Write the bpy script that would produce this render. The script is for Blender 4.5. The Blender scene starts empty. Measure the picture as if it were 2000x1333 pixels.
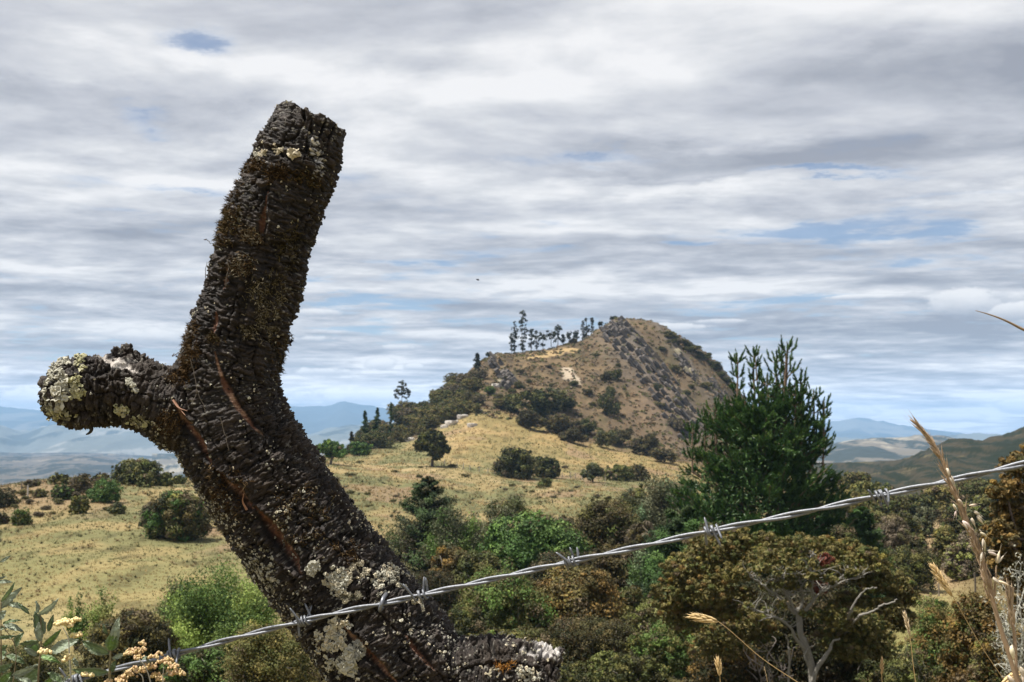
import bpy, math, time
import numpy as np
from mathutils import Vector
T0 = time.time()
rng = np.random.default_rng(11)
SC = bpy.context.scene
COL = SC.collection
# ------------------------------------------------------------------ camera geometry (photo pixels 2000 x 1333)
F = 2222.2
PITCH = math.atan((830 - 666.5) / F)
CP, SP = math.cos(PITCH), math.sin(PITCH)

def ray(px, py):
    dx = (np.asarray(px, float) - 1000) / F
    dy = (666.5 - np.asarray(py, float)) / F
    return dx, CP - dy * SP, SP + dy * CP

def at(px, py, Y):
    x, y, z = ray(px, py)
    s = np.asarray(Y, float) / y
    return np.stack(np.broadcast_arrays(x * s, y * s, z * s), -1)

def proj(P):
    P = np.asarray(P, float)
    f = P[..., 1] * CP + P[..., 2] * SP
    up = -P[..., 1] * SP + P[..., 2] * CP
    return 1000 + F * P[..., 0] / f, 666.5 - F * up / f

# ------------------------------------------------------------------ noise
def h3(ix, iy, iz, seed):
    n = ix * 374761393 + iy * 668265263 + iz * 1440662683 + seed * 974634777
    n = (n ^ (n >> 13)) * 1274126177
    n = n & 0xffffffff
    n = (n ^ (n >> 16)) * 2246822519
    n = n & 0xffffffff
    n = n ^ (n >> 15)
    return (n & 0xffffff) / float(0x1000000)

def vnoise(P, seed=0):
    i = np.floor(P).astype(np.int64)
    f = P - i
    f = f * f * f * (f * (f * 6 - 15) + 10)
    r = 0
    for a in (0, 1):
        wx = f[:, 0] if a else 1 - f[:, 0]
        for b in (0, 1):
            wy = f[:, 1] if b else 1 - f[:, 1]
            for c in (0, 1):
                wz = f[:, 2] if c else 1 - f[:, 2]
                r = r + wx * wy * wz * h3(i[:, 0] + a, i[:, 1] + b, i[:, 2] + c, seed)
    return r * 2 - 1

def fbm(P, oct=4, seed=0, gain=.5):
    r = 0; a = 1; t = 0
    for k in range(oct):
        r = r + a * vnoise(P * (2.03 ** k) + k * 17.3, seed + k)
        t += a; a *= gain
    return r / t

def voro(P, seed=0):
    i = np.floor(P).astype(np.int64)
    f1 = np.full(len(P), 9.); f2 = np.full(len(P), 9.); cid = np.zeros(len(P))
    for a in (-1, 0, 1):
        for b in (-1, 0, 1):
            for c in (-1, 0, 1):
                jx, jy, jz = i[:, 0] + a, i[:, 1] + b, i[:, 2] + c
                h = h3(jx, jy, jz, seed)
                d = (jx + h - P[:, 0]) ** 2 + (jy + h3(jx, jy, jz, seed + 5) - P[:, 1]) ** 2 + (jz + h3(jx, jy, jz, seed + 9) - P[:, 2]) ** 2
                m = d < f1
                f2 = np.where(m, f1, np.minimum(f2, d))
                cid = np.where(m, h, cid)
                f1 = np.where(m, d, f1)
    return np.sqrt(f1), np.sqrt(f2), cid

def sstep(a, b, x):
    t = np.clip((x - a) / (b - a), 0, 1)
    return t * t * (3 - 2 * t)

def norm(v):
    return v / np.maximum(np.linalg.norm(v, axis=-1, keepdims=True), 1e-12)

# ------------------------------------------------------------------ mesh helpers
class Geo:
    def __init__(s): s.V = []; s.Q = []; s.T = []; s.n = 0; s.cq = []; s.ct = []
    def add(s, V, Q=None, T=None, cq=None, ct=None):
        V = np.asarray(V, float).reshape(-1, 3)
        if Q is not None and len(Q):
            Q = np.asarray(Q, np.int64).reshape(-1, 4); s.Q.append(Q + s.n)
            s.cq.append(np.broadcast_to(np.asarray(cq if cq is not None else (1, 1, 1), float), (len(Q), 3)))
        if T is not None and len(T):
            T = np.asarray(T, np.int64).reshape(-1, 3); s.T.append(T + s.n)
            s.ct.append(np.broadcast_to(np.asarray(ct if ct is not None else (1, 1, 1), float), (len(T), 3)))
        s.V.append(V); s.n += len(V)
    def build(s, name, mat, parent=None, smooth=False, tint=True):
        V = np.concatenate(s.V)
        Q = np.concatenate(s.Q) if s.Q else np.zeros((0, 4), np.int64)
        T = np.concatenate(s.T) if s.T else np.zeros((0, 3), np.int64)
        c = None
        if tint:
            c = np.concatenate(s.cq + s.ct)
        return mesh(name, V, Q, T, mat, parent, smooth, face_tint=c)

def mesh(name, V, Q, T, mat, parent=None, smooth=False, face_tint=None, vert_tint=None, attrs=None):
    me = bpy.data.meshes.new(name)
    nq, nt = len(Q), len(T)
    me.vertices.add(len(V)); me.vertices.foreach_set('co', np.ascontiguousarray(V, np.float32).ravel())
    idx = np.concatenate([np.asarray(Q).ravel(), np.asarray(T).ravel()]).astype(np.int32)
    me.loops.add(len(idx)); me.loops.foreach_set('vertex_index', idx)
    me.polygons.add(nq + nt)
    st = np.concatenate([np.arange(nq) * 4, nq * 4 + np.arange(nt) * 3]).astype(np.int32)
    me.polygons.foreach_set('loop_start', st)
    me.polygons.foreach_set('use_smooth', np.full(nq + nt, smooth))
    me.update(calc_edges=True)
    def attr(nm, arr, dom):
        a = me.attributes.new(nm, 'FLOAT_COLOR', dom)
        c4 = np.ones((len(arr), 4), np.float32); c4[:, :3] = arr
        a.data.foreach_set('color', c4.ravel())
    if face_tint is not None: attr('tint', face_tint, 'FACE')
    if vert_tint is not None: attr('tint', vert_tint, 'POINT')
    for k, v in (attrs or {}).items(): attr(k, v, 'POINT')
    me.materials.append(mat)
    o = bpy.data.objects.new(name, me); COL.objects.link(o)
    if parent is not None: o.parent = parent
    return o

def tag(o, label=None, cat=None, group=None, kind=None):
    if label: o['label'] = label
    if cat: o['category'] = cat
    if group: o['group'] = group
    if kind: o['kind'] = kind
    return o

def empty(name, loc, label=None, cat=None, group=None):
    o = bpy.data.objects.new(name, None); COL.objects.link(o)
    o.location = [float(v) for v in loc]; o.empty_display_size = .1
    return tag(o, label, cat, group)

def tube(P, R, sides=6, cap=True):
    P = np.asarray(P, float); n = len(P)
    R = np.broadcast_to(np.asarray(R, float), (n,))
    t = norm(np.gradient(P, axis=0))
    ref = np.array([0, 0, 1.]) if abs(t[0][2]) < .9 else np.array([1., 0, 0])
    u = np.cross(t[0], ref); u /= np.linalg.norm(u)
    U = np.zeros((n, 3))
    for i in range(n):
        u = u - t[i] * np.dot(u, t[i]); u /= max(np.linalg.norm(u), 1e-9); U[i] = u
    W = np.cross(t, U)
    a = np.arange(sides) * 2 * np.pi / sides
    V = P[:, None] + R[:, None, None] * (np.cos(a)[None, :, None] * U[:, None] + np.sin(a)[None, :, None] * W[:, None])
    V = V.reshape(-1, 3)
    i, j = np.meshgrid(np.arange(n - 1), np.arange(sides), indexing='ij')
    j2 = (j + 1) % sides
    Q = np.stack([i * sides + j, i * sides + j2, (i + 1) * sides + j2, (i + 1) * sides + j], -1).reshape(-1, 4)
    Tt = np.zeros((0, 3), int)
    if cap:
        V = np.concatenate([V, P[:1], P[-1:]])
        k = np.arange(sides); k2 = (k + 1) % sides
        Tt = np.concatenate([np.stack([k2, k, np.full(sides, n * sides)], -1),
                             np.stack([(n - 1) * sides + k, (n - 1) * sides + k2, np.full(sides, n * sides + 1)], -1)])
    return V, Q, Tt

def spline(P, n):
    """Catmull-Rom through the control points (any width)."""
    P = np.asarray(P, float); m = len(P)
    E = np.concatenate([2 * P[:1] - P[1:2], P, 2 * P[-1:] - P[-2:-1]])
    t = np.linspace(0, m - 1, n); k = np.minimum(t.astype(int), m - 2); f = (t - k)[:, None]
    a, b, c, d = E[k], E[k + 1], E[k + 2], E[k + 3]
    return .5 * (2 * b + (c - a) * f + (2 * a - 5 * b + 4 * c - d) * f * f + (3 * b - 3 * c + d - a) * f ** 3)

# ------------------------------------------------------------------ materials
class X:
    """tiny expression builder for shader nodes"""
    def __init__(s, nt, sock): s.nt = nt; s.s = sock
    def _m(s, op, *o, clamp=False):
        n = s.nt.nodes.new('ShaderNodeMath'); n.operation = op; n.use_clamp = clamp
        for i, v in enumerate((s,) + o):
            if isinstance(v, X): s.nt.links.new(v.s, n.inputs[i])
            else: n.inputs[i].default_value = v
        return X(s.nt, n.outputs[0])
    def __add__(s, o): return s._m('ADD', o)
    def __radd__(s, o): return s._m('ADD', o)
    def __sub__(s, o): return s._m('SUBTRACT', o)
    def __rsub__(s, o): return (s * -1) + o
    def __mul__(s, o): return s._m('MULTIPLY', o)
    def __rmul__(s, o): return s._m('MULTIPLY', o)
    def __truediv__(s, o): return s._m('DIVIDE', o)
    def clamp(s): return s._m('ADD', 0., clamp=True)
    def smooth(s, a, b):
        n = s.nt.nodes.new('ShaderNodeMapRange'); n.interpolation_type = 'SMOOTHSTEP'
        s.nt.links.new(s.s, n.inputs[0]); n.inputs[1].default_value = a; n.inputs[2].default_value = b
        return X(s.nt, n.outputs[0])

def L(nt, a, b): nt.links.new(a.s if isinstance(a, X) else a, b)

def vec(nt, x, y, z=0.):
    n = nt.nodes.new('ShaderNodeCombineXYZ')
    for i, v in enumerate((x, y, z)):
        if isinstance(v, X): nt.links.new(v.s, n.inputs[i])
        else: n.inputs[i].default_value = v
    return n.outputs[0]

def noise(nt, v, scale, detail=4., rough=.5, dist=0., dims='3D'):
    n = nt.nodes.new('ShaderNodeTexNoise'); n.noise_dimensions = dims
    if v is not None: L(nt, v, n.inputs['Vector'])
    n.inputs['Scale'].default_value = scale; n.inputs['Detail'].default_value = detail
    n.inputs['Roughness'].default_value = rough; n.inputs['Distortion'].default_value = dist
    return X(nt, n.outputs['Fac'])

def mixc(nt, fac, a, b, mode='MIX'):
    n = nt.nodes.new('ShaderNodeMix'); n.data_type = 'RGBA'; n.blend_type = mode
    if isinstance(fac, X): nt.links.new(fac.s, n.inputs[0])
    else: n.inputs[0].default_value = fac
    for k, v in ((6, a), (7, b)):
        if isinstance(v, tuple): n.inputs[k].default_value = (*v, 1)
        else: L(nt, v, n.inputs[k])
    return n.outputs[2]

def ramp(nt, fac, stops):
    n = nt.nodes.new('ShaderNodeValToRGB'); L(nt, fac, n.inputs[0])
    e = n.color_ramp.elements
    while len(e) < len(stops): e.new(.5)
    for el, (p, c) in zip(e, stops): el.position = p; el.color = (*c, 1)
    return n.outputs[0]

def newmat(name):
    m = bpy.data.materials.new(name); m.use_nodes = True
    nt = m.node_tree; b = nt.nodes['Principled BSDF']
    return m, nt, b

def attr(nt, name):
    n = nt.nodes.new('ShaderNodeAttribute'); n.attribute_name = name
    return n

def objco(nt):
    return nt.nodes.new('ShaderNodeTexCoord').outputs['Object']

def bump(nt, b, h, strength, dist):
    n = nt.nodes.new('ShaderNodeBump'); n.inputs['Strength'].default_value = strength; n.inputs['Distance'].default_value = dist
    L(nt, h, n.inputs['Height']); L(nt, n.outputs[0], b.inputs['Normal'])

def sets(b, rough=.7, spec=.3, metal=0.):
    b.inputs['Roughness'].default_value = rough
    b.inputs['Specular IOR Level'].default_value = spec
    b.inputs['Metallic'].default_value = metal

def leaf_material(name, rough=.6, spec=.2, trans=.07):
    m, nt, b = newmat(name)
    a = attr(nt, 'tint')
    nz = noise(nt, objco(nt), 9., 2.)
    c = mixc(nt, nz, a.outputs['Color'], mixc(nt, 1., a.outputs['Color'], (1.25, 1.2, 1.1), 'MULTIPLY'))
    L(nt, c, b.inputs['Base Color']); sets(b, rough, spec)
    t = nt.nodes.new('ShaderNodeBsdfTranslucent'); L(nt, c, t.inputs['Color'])
    mx = nt.nodes.new('ShaderNodeMixShader'); mx.inputs[0].default_value = trans
    nt.links.new(b.outputs[0], mx.inputs[1]); nt.links.new(t.outputs[0], mx.inputs[2])
    nt.links.new(mx.outputs[0], nt.nodes['Material Output'].inputs['Surface'])
    return m

def tint_material(name, rough=.8, spec=.2, nscale=6., namp=.5, bmp=None):
    m, nt, b = newmat(name)
    a = attr(nt, 'tint')
    nz = noise(nt, objco(nt), nscale, 6., .6)
    f = nz * namp + (1 - namp * .5)
    L(nt, mixc(nt, 1., a.outputs['Color'], vec(nt, f, f, f), 'MULTIPLY'), b.inputs['Base Color'])
    sets(b, rough, spec)
    if bmp: bump(nt, b, nz, bmp[0], bmp[1])
    return m

M_LEAF = leaf_material('leaf_foliage')
M_NEEDLE = leaf_material('pine_needles', .5, .4, .18)
M_WOOD = tint_material('branch_bark', .85, .2, 14., .8, (.6, .02))
M_ROCK = tint_material('weathered_rock', .9, .2, 1.1, .7, (.8, .25))
M_STRAW = tint_material('dry_straw', .6, .3, 300., .4)
# ================================================================== SKY
SUN_EL, SUN_AZ = math.radians(67), math.radians(-98)   # azimuth from +Y towards +X: behind, to the left
sun_dir = Vector((math.sin(SUN_AZ) * math.cos(SUN_EL), math.cos(SUN_AZ) * math.cos(SUN_EL), math.sin(SUN_EL)))

def build_sky():
    w = bpy.data.worlds.new('World'); SC.world = w; w.use_nodes = True
    nt = w.node_tree; nt.nodes.clear()
    out = nt.nodes.new('ShaderNodeOutputWorld')
    sky = nt.nodes.new('ShaderNodeTexSky'); sky.sky_type = 'NISHITA'; sky.sun_disc = False
    sky.sun_elevation = SUN_EL; sky.sun_rotation = SUN_AZ % (2 * math.pi)
    sky.altitude = 2600; sky.air_density = 1.0; sky.dust_density = 1.2
    bg1 = nt.nodes.new('ShaderNodeBackground'); bg1.inputs[1].default_value = .072
    L(nt, sky.outputs[0], bg1.inputs[0])
    tc = nt.nodes.new('ShaderNodeTexCoord'); d = tc.outputs['Generated']
    sep = nt.nodes.new('ShaderNodeSeparateXYZ'); L(nt, d, sep.inputs[0])
    dx, dy, dz = (X(nt, sep.outputs[i]) for i in range(3))
    k = dz._m('ABSOLUTE') + .08
    cx, cy = dx / k, dy / k                     # position on a cloud deck overhead
    az = dx._m('ARCTAN2', dy); el = dz._m('ARCSINE')
    # gentle warp so that the cloud masses get ragged edges
    pl = vec(nt, cx * .8, cy, 3.7)
    wn = noise(nt, pl, 1.6, 8., .66) - .5
    wn2 = noise(nt, vec(nt, cx * .8, cy, 9.1), 2.4, 8., .66) - .5
    fall = (el * 3.)._m('MINIMUM', 1.) * .8 + .12
    waz = az + wn * .34 * fall
    wel = el + wn2 * .13 * fall
    D = []
    def blob(px, py, sx, sy):
        x, y, z = ray(px, py); n = math.sqrt(x * x + y * y + z * z)
        a0, e0 = math.atan2(x, y), math.asin(z / n)
        u = (waz - a0) * (F / sx); v = (wel - e0) * (F / sy)
        return (2.71828 + (u * 0.))._m('POWER', (u * u + v * v) * -1.)
    def blobsum(lst):
        r = None
        for px, py, sx, sy, a in lst:
            b = blob(px, py, sx, sy) * a
            r = b if r is None else r + b
        return r
    BLUE = [(375, 65, 110, 40, .95), (255, 250, 60, 26, .5), (330, 372, 170, 20, .8), (880, 262, 130, 36, .35), (1010, 290, 90, 20, .2), (800, 210, 300, 80, -.35),
            (1190, 308, 170, 18, .7), (1620, 338, 260, 12, .75), (1560, 448, 260, 26, .6), (1850, 470, 170, 22, .4), (1100, 436, 130, 16, .6),
            (1380, 466, 40, 10, .5), (690, 592, 130, 12, .9), (1900, 505, 110, 10, .6), (120, 662, 300, 10, .5), (60, 545, 120, 10, .4),
            (830, 498, 170, 12, .4), (1060, 632, 200, 10, .6), (1640, 580, 160, 10, .35), (520, 540, 200, 12, .4), (1700, 120, 480, 90, -.7)]
    LIGHT = [(150, 110, 330, 60, .5), (620, 165, 380, 55, .5), (230, 330, 330, 34, .5), (1300, 40, 600, 60, .35), (1180, 170, 330, 60, .4),
             (900, 340, 330, 30, .55), (1560, 250, 330, 34, .35), (1250, 380, 300, 24, .5), (1850, 378, 220, 20, .6), (100, 385, 200, 24, .35),
             (280, 652, 110, 16, .9), (690, 722, 80, 13, .8), (745, 712, 40, 12, .7), (620, 610, 70, 9, .7), (590, 661, 70, 8, .7),
             (1300, 640, 140, 12, .6), (1660, 806, 70, 16, .7), (1860, 812, 110, 12, .5), (1990, 790, 60, 18, .9), (1680, 578, 130, 9, .5), (700, 770, 260, 26, .5), (80, 770, 200, 20, .5), (1050, 545, 160, 12, .4), (1340, 575, 120, 8, .4), (770, 680, 60, 8, .5)]
    DARK = [(1880, 614, 170, 44, .42), (250, 690, 220, 30, .4), (690, 690, 200, 24, .4), (440, 175, 160, 30, .35), (60, 190, 200, 30, .3), (1640, 120, 190, 40, .4), (1960, 110, 90, 60, .6), (830, 110, 200, 40, .25), (1300, 290, 200, 22, .4),
            (1700, 300, 330, 24, .5), (1130, 330, 170, 12, .55), (1290, 350, 260, 9, .4), (480, 440, 300, 26, .35), (1250, 470, 360, 20, .45), (150, 470, 260, 24, .4),
            (1560, 505, 420, 22, .4), (1890, 626, 90, 16, 1.0), (760, 520, 300, 16, .3), (250, 580, 300, 20, .4), (1500, 640, 420, 30, .4), (760, 640, 260, 18, .35),
            (1750, 678, 220, 14, .4), (400, 250, 300, 20, .25), (1000, 590, 360, 14, .35), (1650, 735, 300, 14, .3)]
    big = noise(nt, vec(nt, cx * .80, cy, 0.), .62, 8., .53, .25)
    mid = noise(nt, vec(nt, cx * .78, cy, 5.), 1.35, 8., .55, .3)
    mid2 = noise(nt, vec(nt, cx * .78, cy + .16, 5.), 1.35, 8., .55, .3)
    fine = noise(nt, vec(nt, cx * .9, cy, 8.), 4.2, 7., .6)
    low = el.smooth(.16, .0)                                  # towards the horizon
    fg = el.smooth(.34, .08) * .65 + .24
    st1 = noise(nt, vec(nt, az * 5.5, el * 62., 11.), 1., 6., .6, .6) - .5
    st2 = noise(nt, vec(nt, az * 4.5, el * 46., 31.), 1., 6., .6, .6) - .5
    band = el.smooth(.26, .10)
    cov = .66 + band * .06 + st1 * band * 2.3 + (mid - .5) * 1.9 + (big - .5) * 1.2 + (fine - .5) * fg * 1.9 - blobsum(BLUE) * .78
    cov = (cov + low * .06 + el.smooth(.06, .005) * .32).smooth(-.02, .56)
    edge = 1. - (cov * 2. - 1.)._m('ABSOLUTE')
    br = .54 + (blobsum(LIGHT) - blobsum(DARK)) * .60 + (big - .5) * 1.7 + (mid - mid2) * 1.8 + (mid - .5) * .8 + (fine - .5) * fg * 1.5 + band * .05 + st2 * band * 1.7 + edge * .20
    col = ramp(nt, br.clamp(), [(0., (.36, .375, .425)), (.28, (.475, .49, .535)), (.52, (.60, .61, .655)), (.76, (.76, .765, .785)), (1., (.95, .94, .94))])
    # cumulus heads just above the horizon
    cn = noise(nt, vec(nt, az * 34., el * 62., 2.), 1., 6., .62) - .5
    cn2 = noise(nt, vec(nt, az * 12., el * 24., 7.), 1., 5., .6) - .5
    cum = None; shade = None
    for px, py, sx, sy in [(1885, 592, 112, 36), (1988, 606, 56, 22), (285, 658, 105, 20), (635, 727, 75, 11), (743, 713, 38, 15), (612, 663, 60, 9), (622, 610, 62, 11), (1300, 640, 110, 11), (1662, 806, 56, 17), (1850, 815, 80, 12), (1992, 792, 48, 18), (775, 681, 66, 9), (806, 718, 28, 9), (690, 775, 150, 22), (60, 775, 90, 24), (1680, 580, 90, 7), (1400, 628, 70, 7)]:
        x, y, z = ray(px, py); n = math.sqrt(x * x + y * y + z * z)
        u = (az + cn2 * .012 - math.atan2(x, y)) * (F / sx); v = (el + cn2 * .006 - math.asin(z / n)) * (F / sy)
        m_ = (1.0 - (u * u + v * v) + cn * 2.3 + cn2 * 1.0).smooth(.05, .75)
        sh_ = m_ * (v * .75 + .60 + cn * .7)
        cum = m_ if cum is None else cum._m('MAXIMUM', m_)
        shade = sh_ if shade is None else shade._m('MAXIMUM', sh_)
    ccol = ramp(nt, shade.clamp(), [(0., (.42, .45, .52)), (.35, (.60, .62, .67)), (.7, (.88, .88, .89)), (1., (1., .99, .98))])
    col = mixc(nt, cum * .82, col, ccol)
    bg2 = nt.nodes.new('ShaderNodeBackground'); L(nt, col, bg2.inputs[0]); L(nt, el.smooth(.075, .0) * .34 + .595, bg2.inputs[1])
    mx = nt.nodes.new('ShaderNodeMixShader')
    L(nt, (cov * .72 + .26)._m('MAXIMUM', cum * .95), mx.inputs[0]); L(nt, bg1.outputs[0], mx.inputs[1]); L(nt, bg2.outputs[0], mx.inputs[2])
    L(nt, mx.outputs[0], out.inputs['Surface'])
    w.cycles.sampling_method = 'MANUAL'; w.cycles.sample_map_resolution = 512
build_sky()
sun = bpy.data.lights.new('sun', 'SUN'); sun.energy = 4.9; sun.angle = math.radians(.53); sun.color = (1, .95, .87)
so = bpy.data.objects.new('sun', sun); COL.objects.link(so)
so.rotation_euler = sun_dir.to_track_quat('Z', 'Y').to_euler()
so.location = (0, 0, 50)

# ================================================================== TERRAIN
def zr(Y, row): return float(at(1000, row, Y)[2]) / Y
NEAR = [(1.0, -1.38), (2.0, -1.42), (3.2, -1.55), (6, -2.6), (12, -5.2), (25, -8.6)]
def column(far, last=None):
    k = [(Y, z / Y) for Y, z in NEAR] + [(Y, zr(Y, r)) for Y, r in far]
    return np.array(k)
C_FAR = {
    -600: [(45, 1345), (70, 1200), (100, 1090), (130, 1015), (160, 965), (180, 960), (210, 985), (260, 1020), (400, 1070), (900, 1110)],
    0: [(45, 1345), (70, 1190), (100, 1078), (130, 1003), (160, 958), (175, 950), (200, 968), (260, 1010), (400, 1060), (900, 1105)],
    110: [(45, 1345), (70, 1190), (100, 1075), (130, 1000), (160, 945), (178, 936), (205, 955), (260, 1000), (400, 1050), (900, 1100)],
    250: [(45, 1345), (70, 1195), (100, 1075), (140, 985), (180, 942), (195, 940), (235, 962), (320, 1005), (500, 1045), (900, 1085)],
    450: [(45, 1350), (70, 1205), (100, 1085), (150, 985), (200, 935), (230, 924), (270, 938), (350, 985), (500, 1025), (900, 1075)],
    620: [(45, 1350), (70, 1215), (100, 1105), (150, 1003), (220, 928), (290, 897), (320, 894), (360, 915), (450, 960), (900, 1055)],
    720: [(45, 1350), (70, 1222), (100, 1112), (150, 1012), (220, 938), (300, 893), (350, 873), (400, 858), (440, 870), (600, 955), (900, 1045)],
    800: [(45, 1350), (70, 1230), (100, 1120), (150, 1020), (220, 946), (300, 893), (350, 866), (400, 836), (450, 812), (480, 814), (550, 868), (700, 955), (900, 1025)],
    880: [(45, 1350), (70, 1230), (100, 1122), (150, 1022), (220, 950), (290, 901), (340, 860), (380, 832), (420, 800), (470, 766), (490, 764), (560, 820), (700, 935), (900, 1010)],
    950: [(45, 1350), (70, 1230), (100, 1123), (150, 1025), (220, 955), (280, 912), (340, 860), (385, 816), (420, 772), (450, 732), (480, 702), (500, 699), (560, 765), (700, 920), (900, 1005)],
    1000: [(45, 1350), (70, 1232), (100, 1125), (150, 1026), (220, 959), (275, 925), (340, 868), (390, 822), (420, 777), (450, 735), (485, 699), (505, 692), (545, 720), (650, 865), (900, 1000)],
    1080: [(45, 1350), (70, 1235), (100, 1127), (150, 1028), (220, 963), (275, 932), (340, 878), (390, 836), (420, 782), (450, 737), (490, 692), (515, 681), (560, 715), (680, 870), (900, 1000)],
    1150: [(45, 1352), (70, 1238), (100, 1130), (150, 1032), (220, 966), (275, 937), (340, 892), (390, 852), (420, 802), (460, 738), (500, 682), (525, 661), (565, 690), (700, 880), (900, 1000)],
    1190: [(45, 1352), (70, 1238), (100, 1131), (150, 1034), (220, 968), (275, 939), (340, 898), (390, 862), (420, 812), (460, 742), (500, 676), (527, 637), (568, 665), (700, 870), (900, 1000)],
    1235: [(45, 1354), (70, 1240), (100, 1132), (150, 1036), (220, 970), (275, 942), (340, 905), (390, 874), (420, 824), (460, 752), (500, 678), (532, 627), (575, 652), (700, 860), (900, 1000)],
    1290: [(45, 1355), (70, 1240), (100, 1134), (150, 1038), (220, 973), (275, 946), (340, 913), (390, 886), (420, 840), (460, 772), (500, 698), (533, 641), (575, 665), (700, 870), (900, 1000)],
    1350: [(45, 1357), (70, 1242), (100, 1136), (150, 1040), (220, 977), (275, 952), (340, 922), (390, 898), (420, 858), (460, 798), (500, 728), (533, 672), (575, 698), (700, 890), (900, 1005)],
    1400: [(45, 1357), (70, 1242), (100, 1137), (150, 1041), (220, 980), (275, 957), (340, 930), (390, 910), (420, 876), (460, 824), (500, 762), (531, 712), (575, 738), (700, 910), (900, 1010)],
    1440: [(45, 1358), (70, 1242), (100, 1138), (150, 1042), (220, 982), (275, 961), (340, 936), (390, 920), (420, 892), (460, 850), (500, 800), (528, 764), (575, 790), (700, 940), (900, 1015)],
    1490: [(45, 1358), (70, 1242), (100, 1138), (150, 1042), (220, 984), (275, 964), (340, 943), (390, 930), (420, 912), (460, 886), (500, 856), (525, 838), (575, 858), (700, 965), (900, 1025)],
    1560: [(45, 1360), (70, 1240), (100, 1135), (150, 1040), (220, 985), (275, 962), (340, 950), (390, 944), (460, 930), (500, 918), (525, 912), (600, 935), (900, 1045)],
    1640: [(45, 1360), (70, 1236), (100, 1128), (150, 1034), (200, 978), (250, 947), (280, 942), (340, 965), (450, 1000), (900, 1065)],
    1740: [(45, 1362), (70, 1245), (100, 1142), (150, 1055), (200, 1004), (240, 978), (270, 982), (340, 1005), (450, 1030), (900, 1075)],
    1830: [(45, 1362), (70, 1252), (100, 1152), (150, 1064), (200, 1013), (240, 988), (270, 990), (340, 1015), (450, 1040), (900, 1080)],
    1920: [(45, 1340), (70, 1225), (100, 1130), (150, 1040), (200, 990), (240, 968), (270, 968), (340, 1000), (450, 1035), (900, 1080)],
    2050: [(45, 1305), (70, 1190), (100, 1100), (150, 1012), (200, 966), (240, 950), (270, 952), (340, 990), (450, 1030), (900, 1080)],
    2700: [(45, 1300), (70, 1180), (100, 1090), (150, 1005), (200, 962), (240, 950), (270, 955), (340, 995), (450, 1030), (900, 1080)],
}
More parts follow.
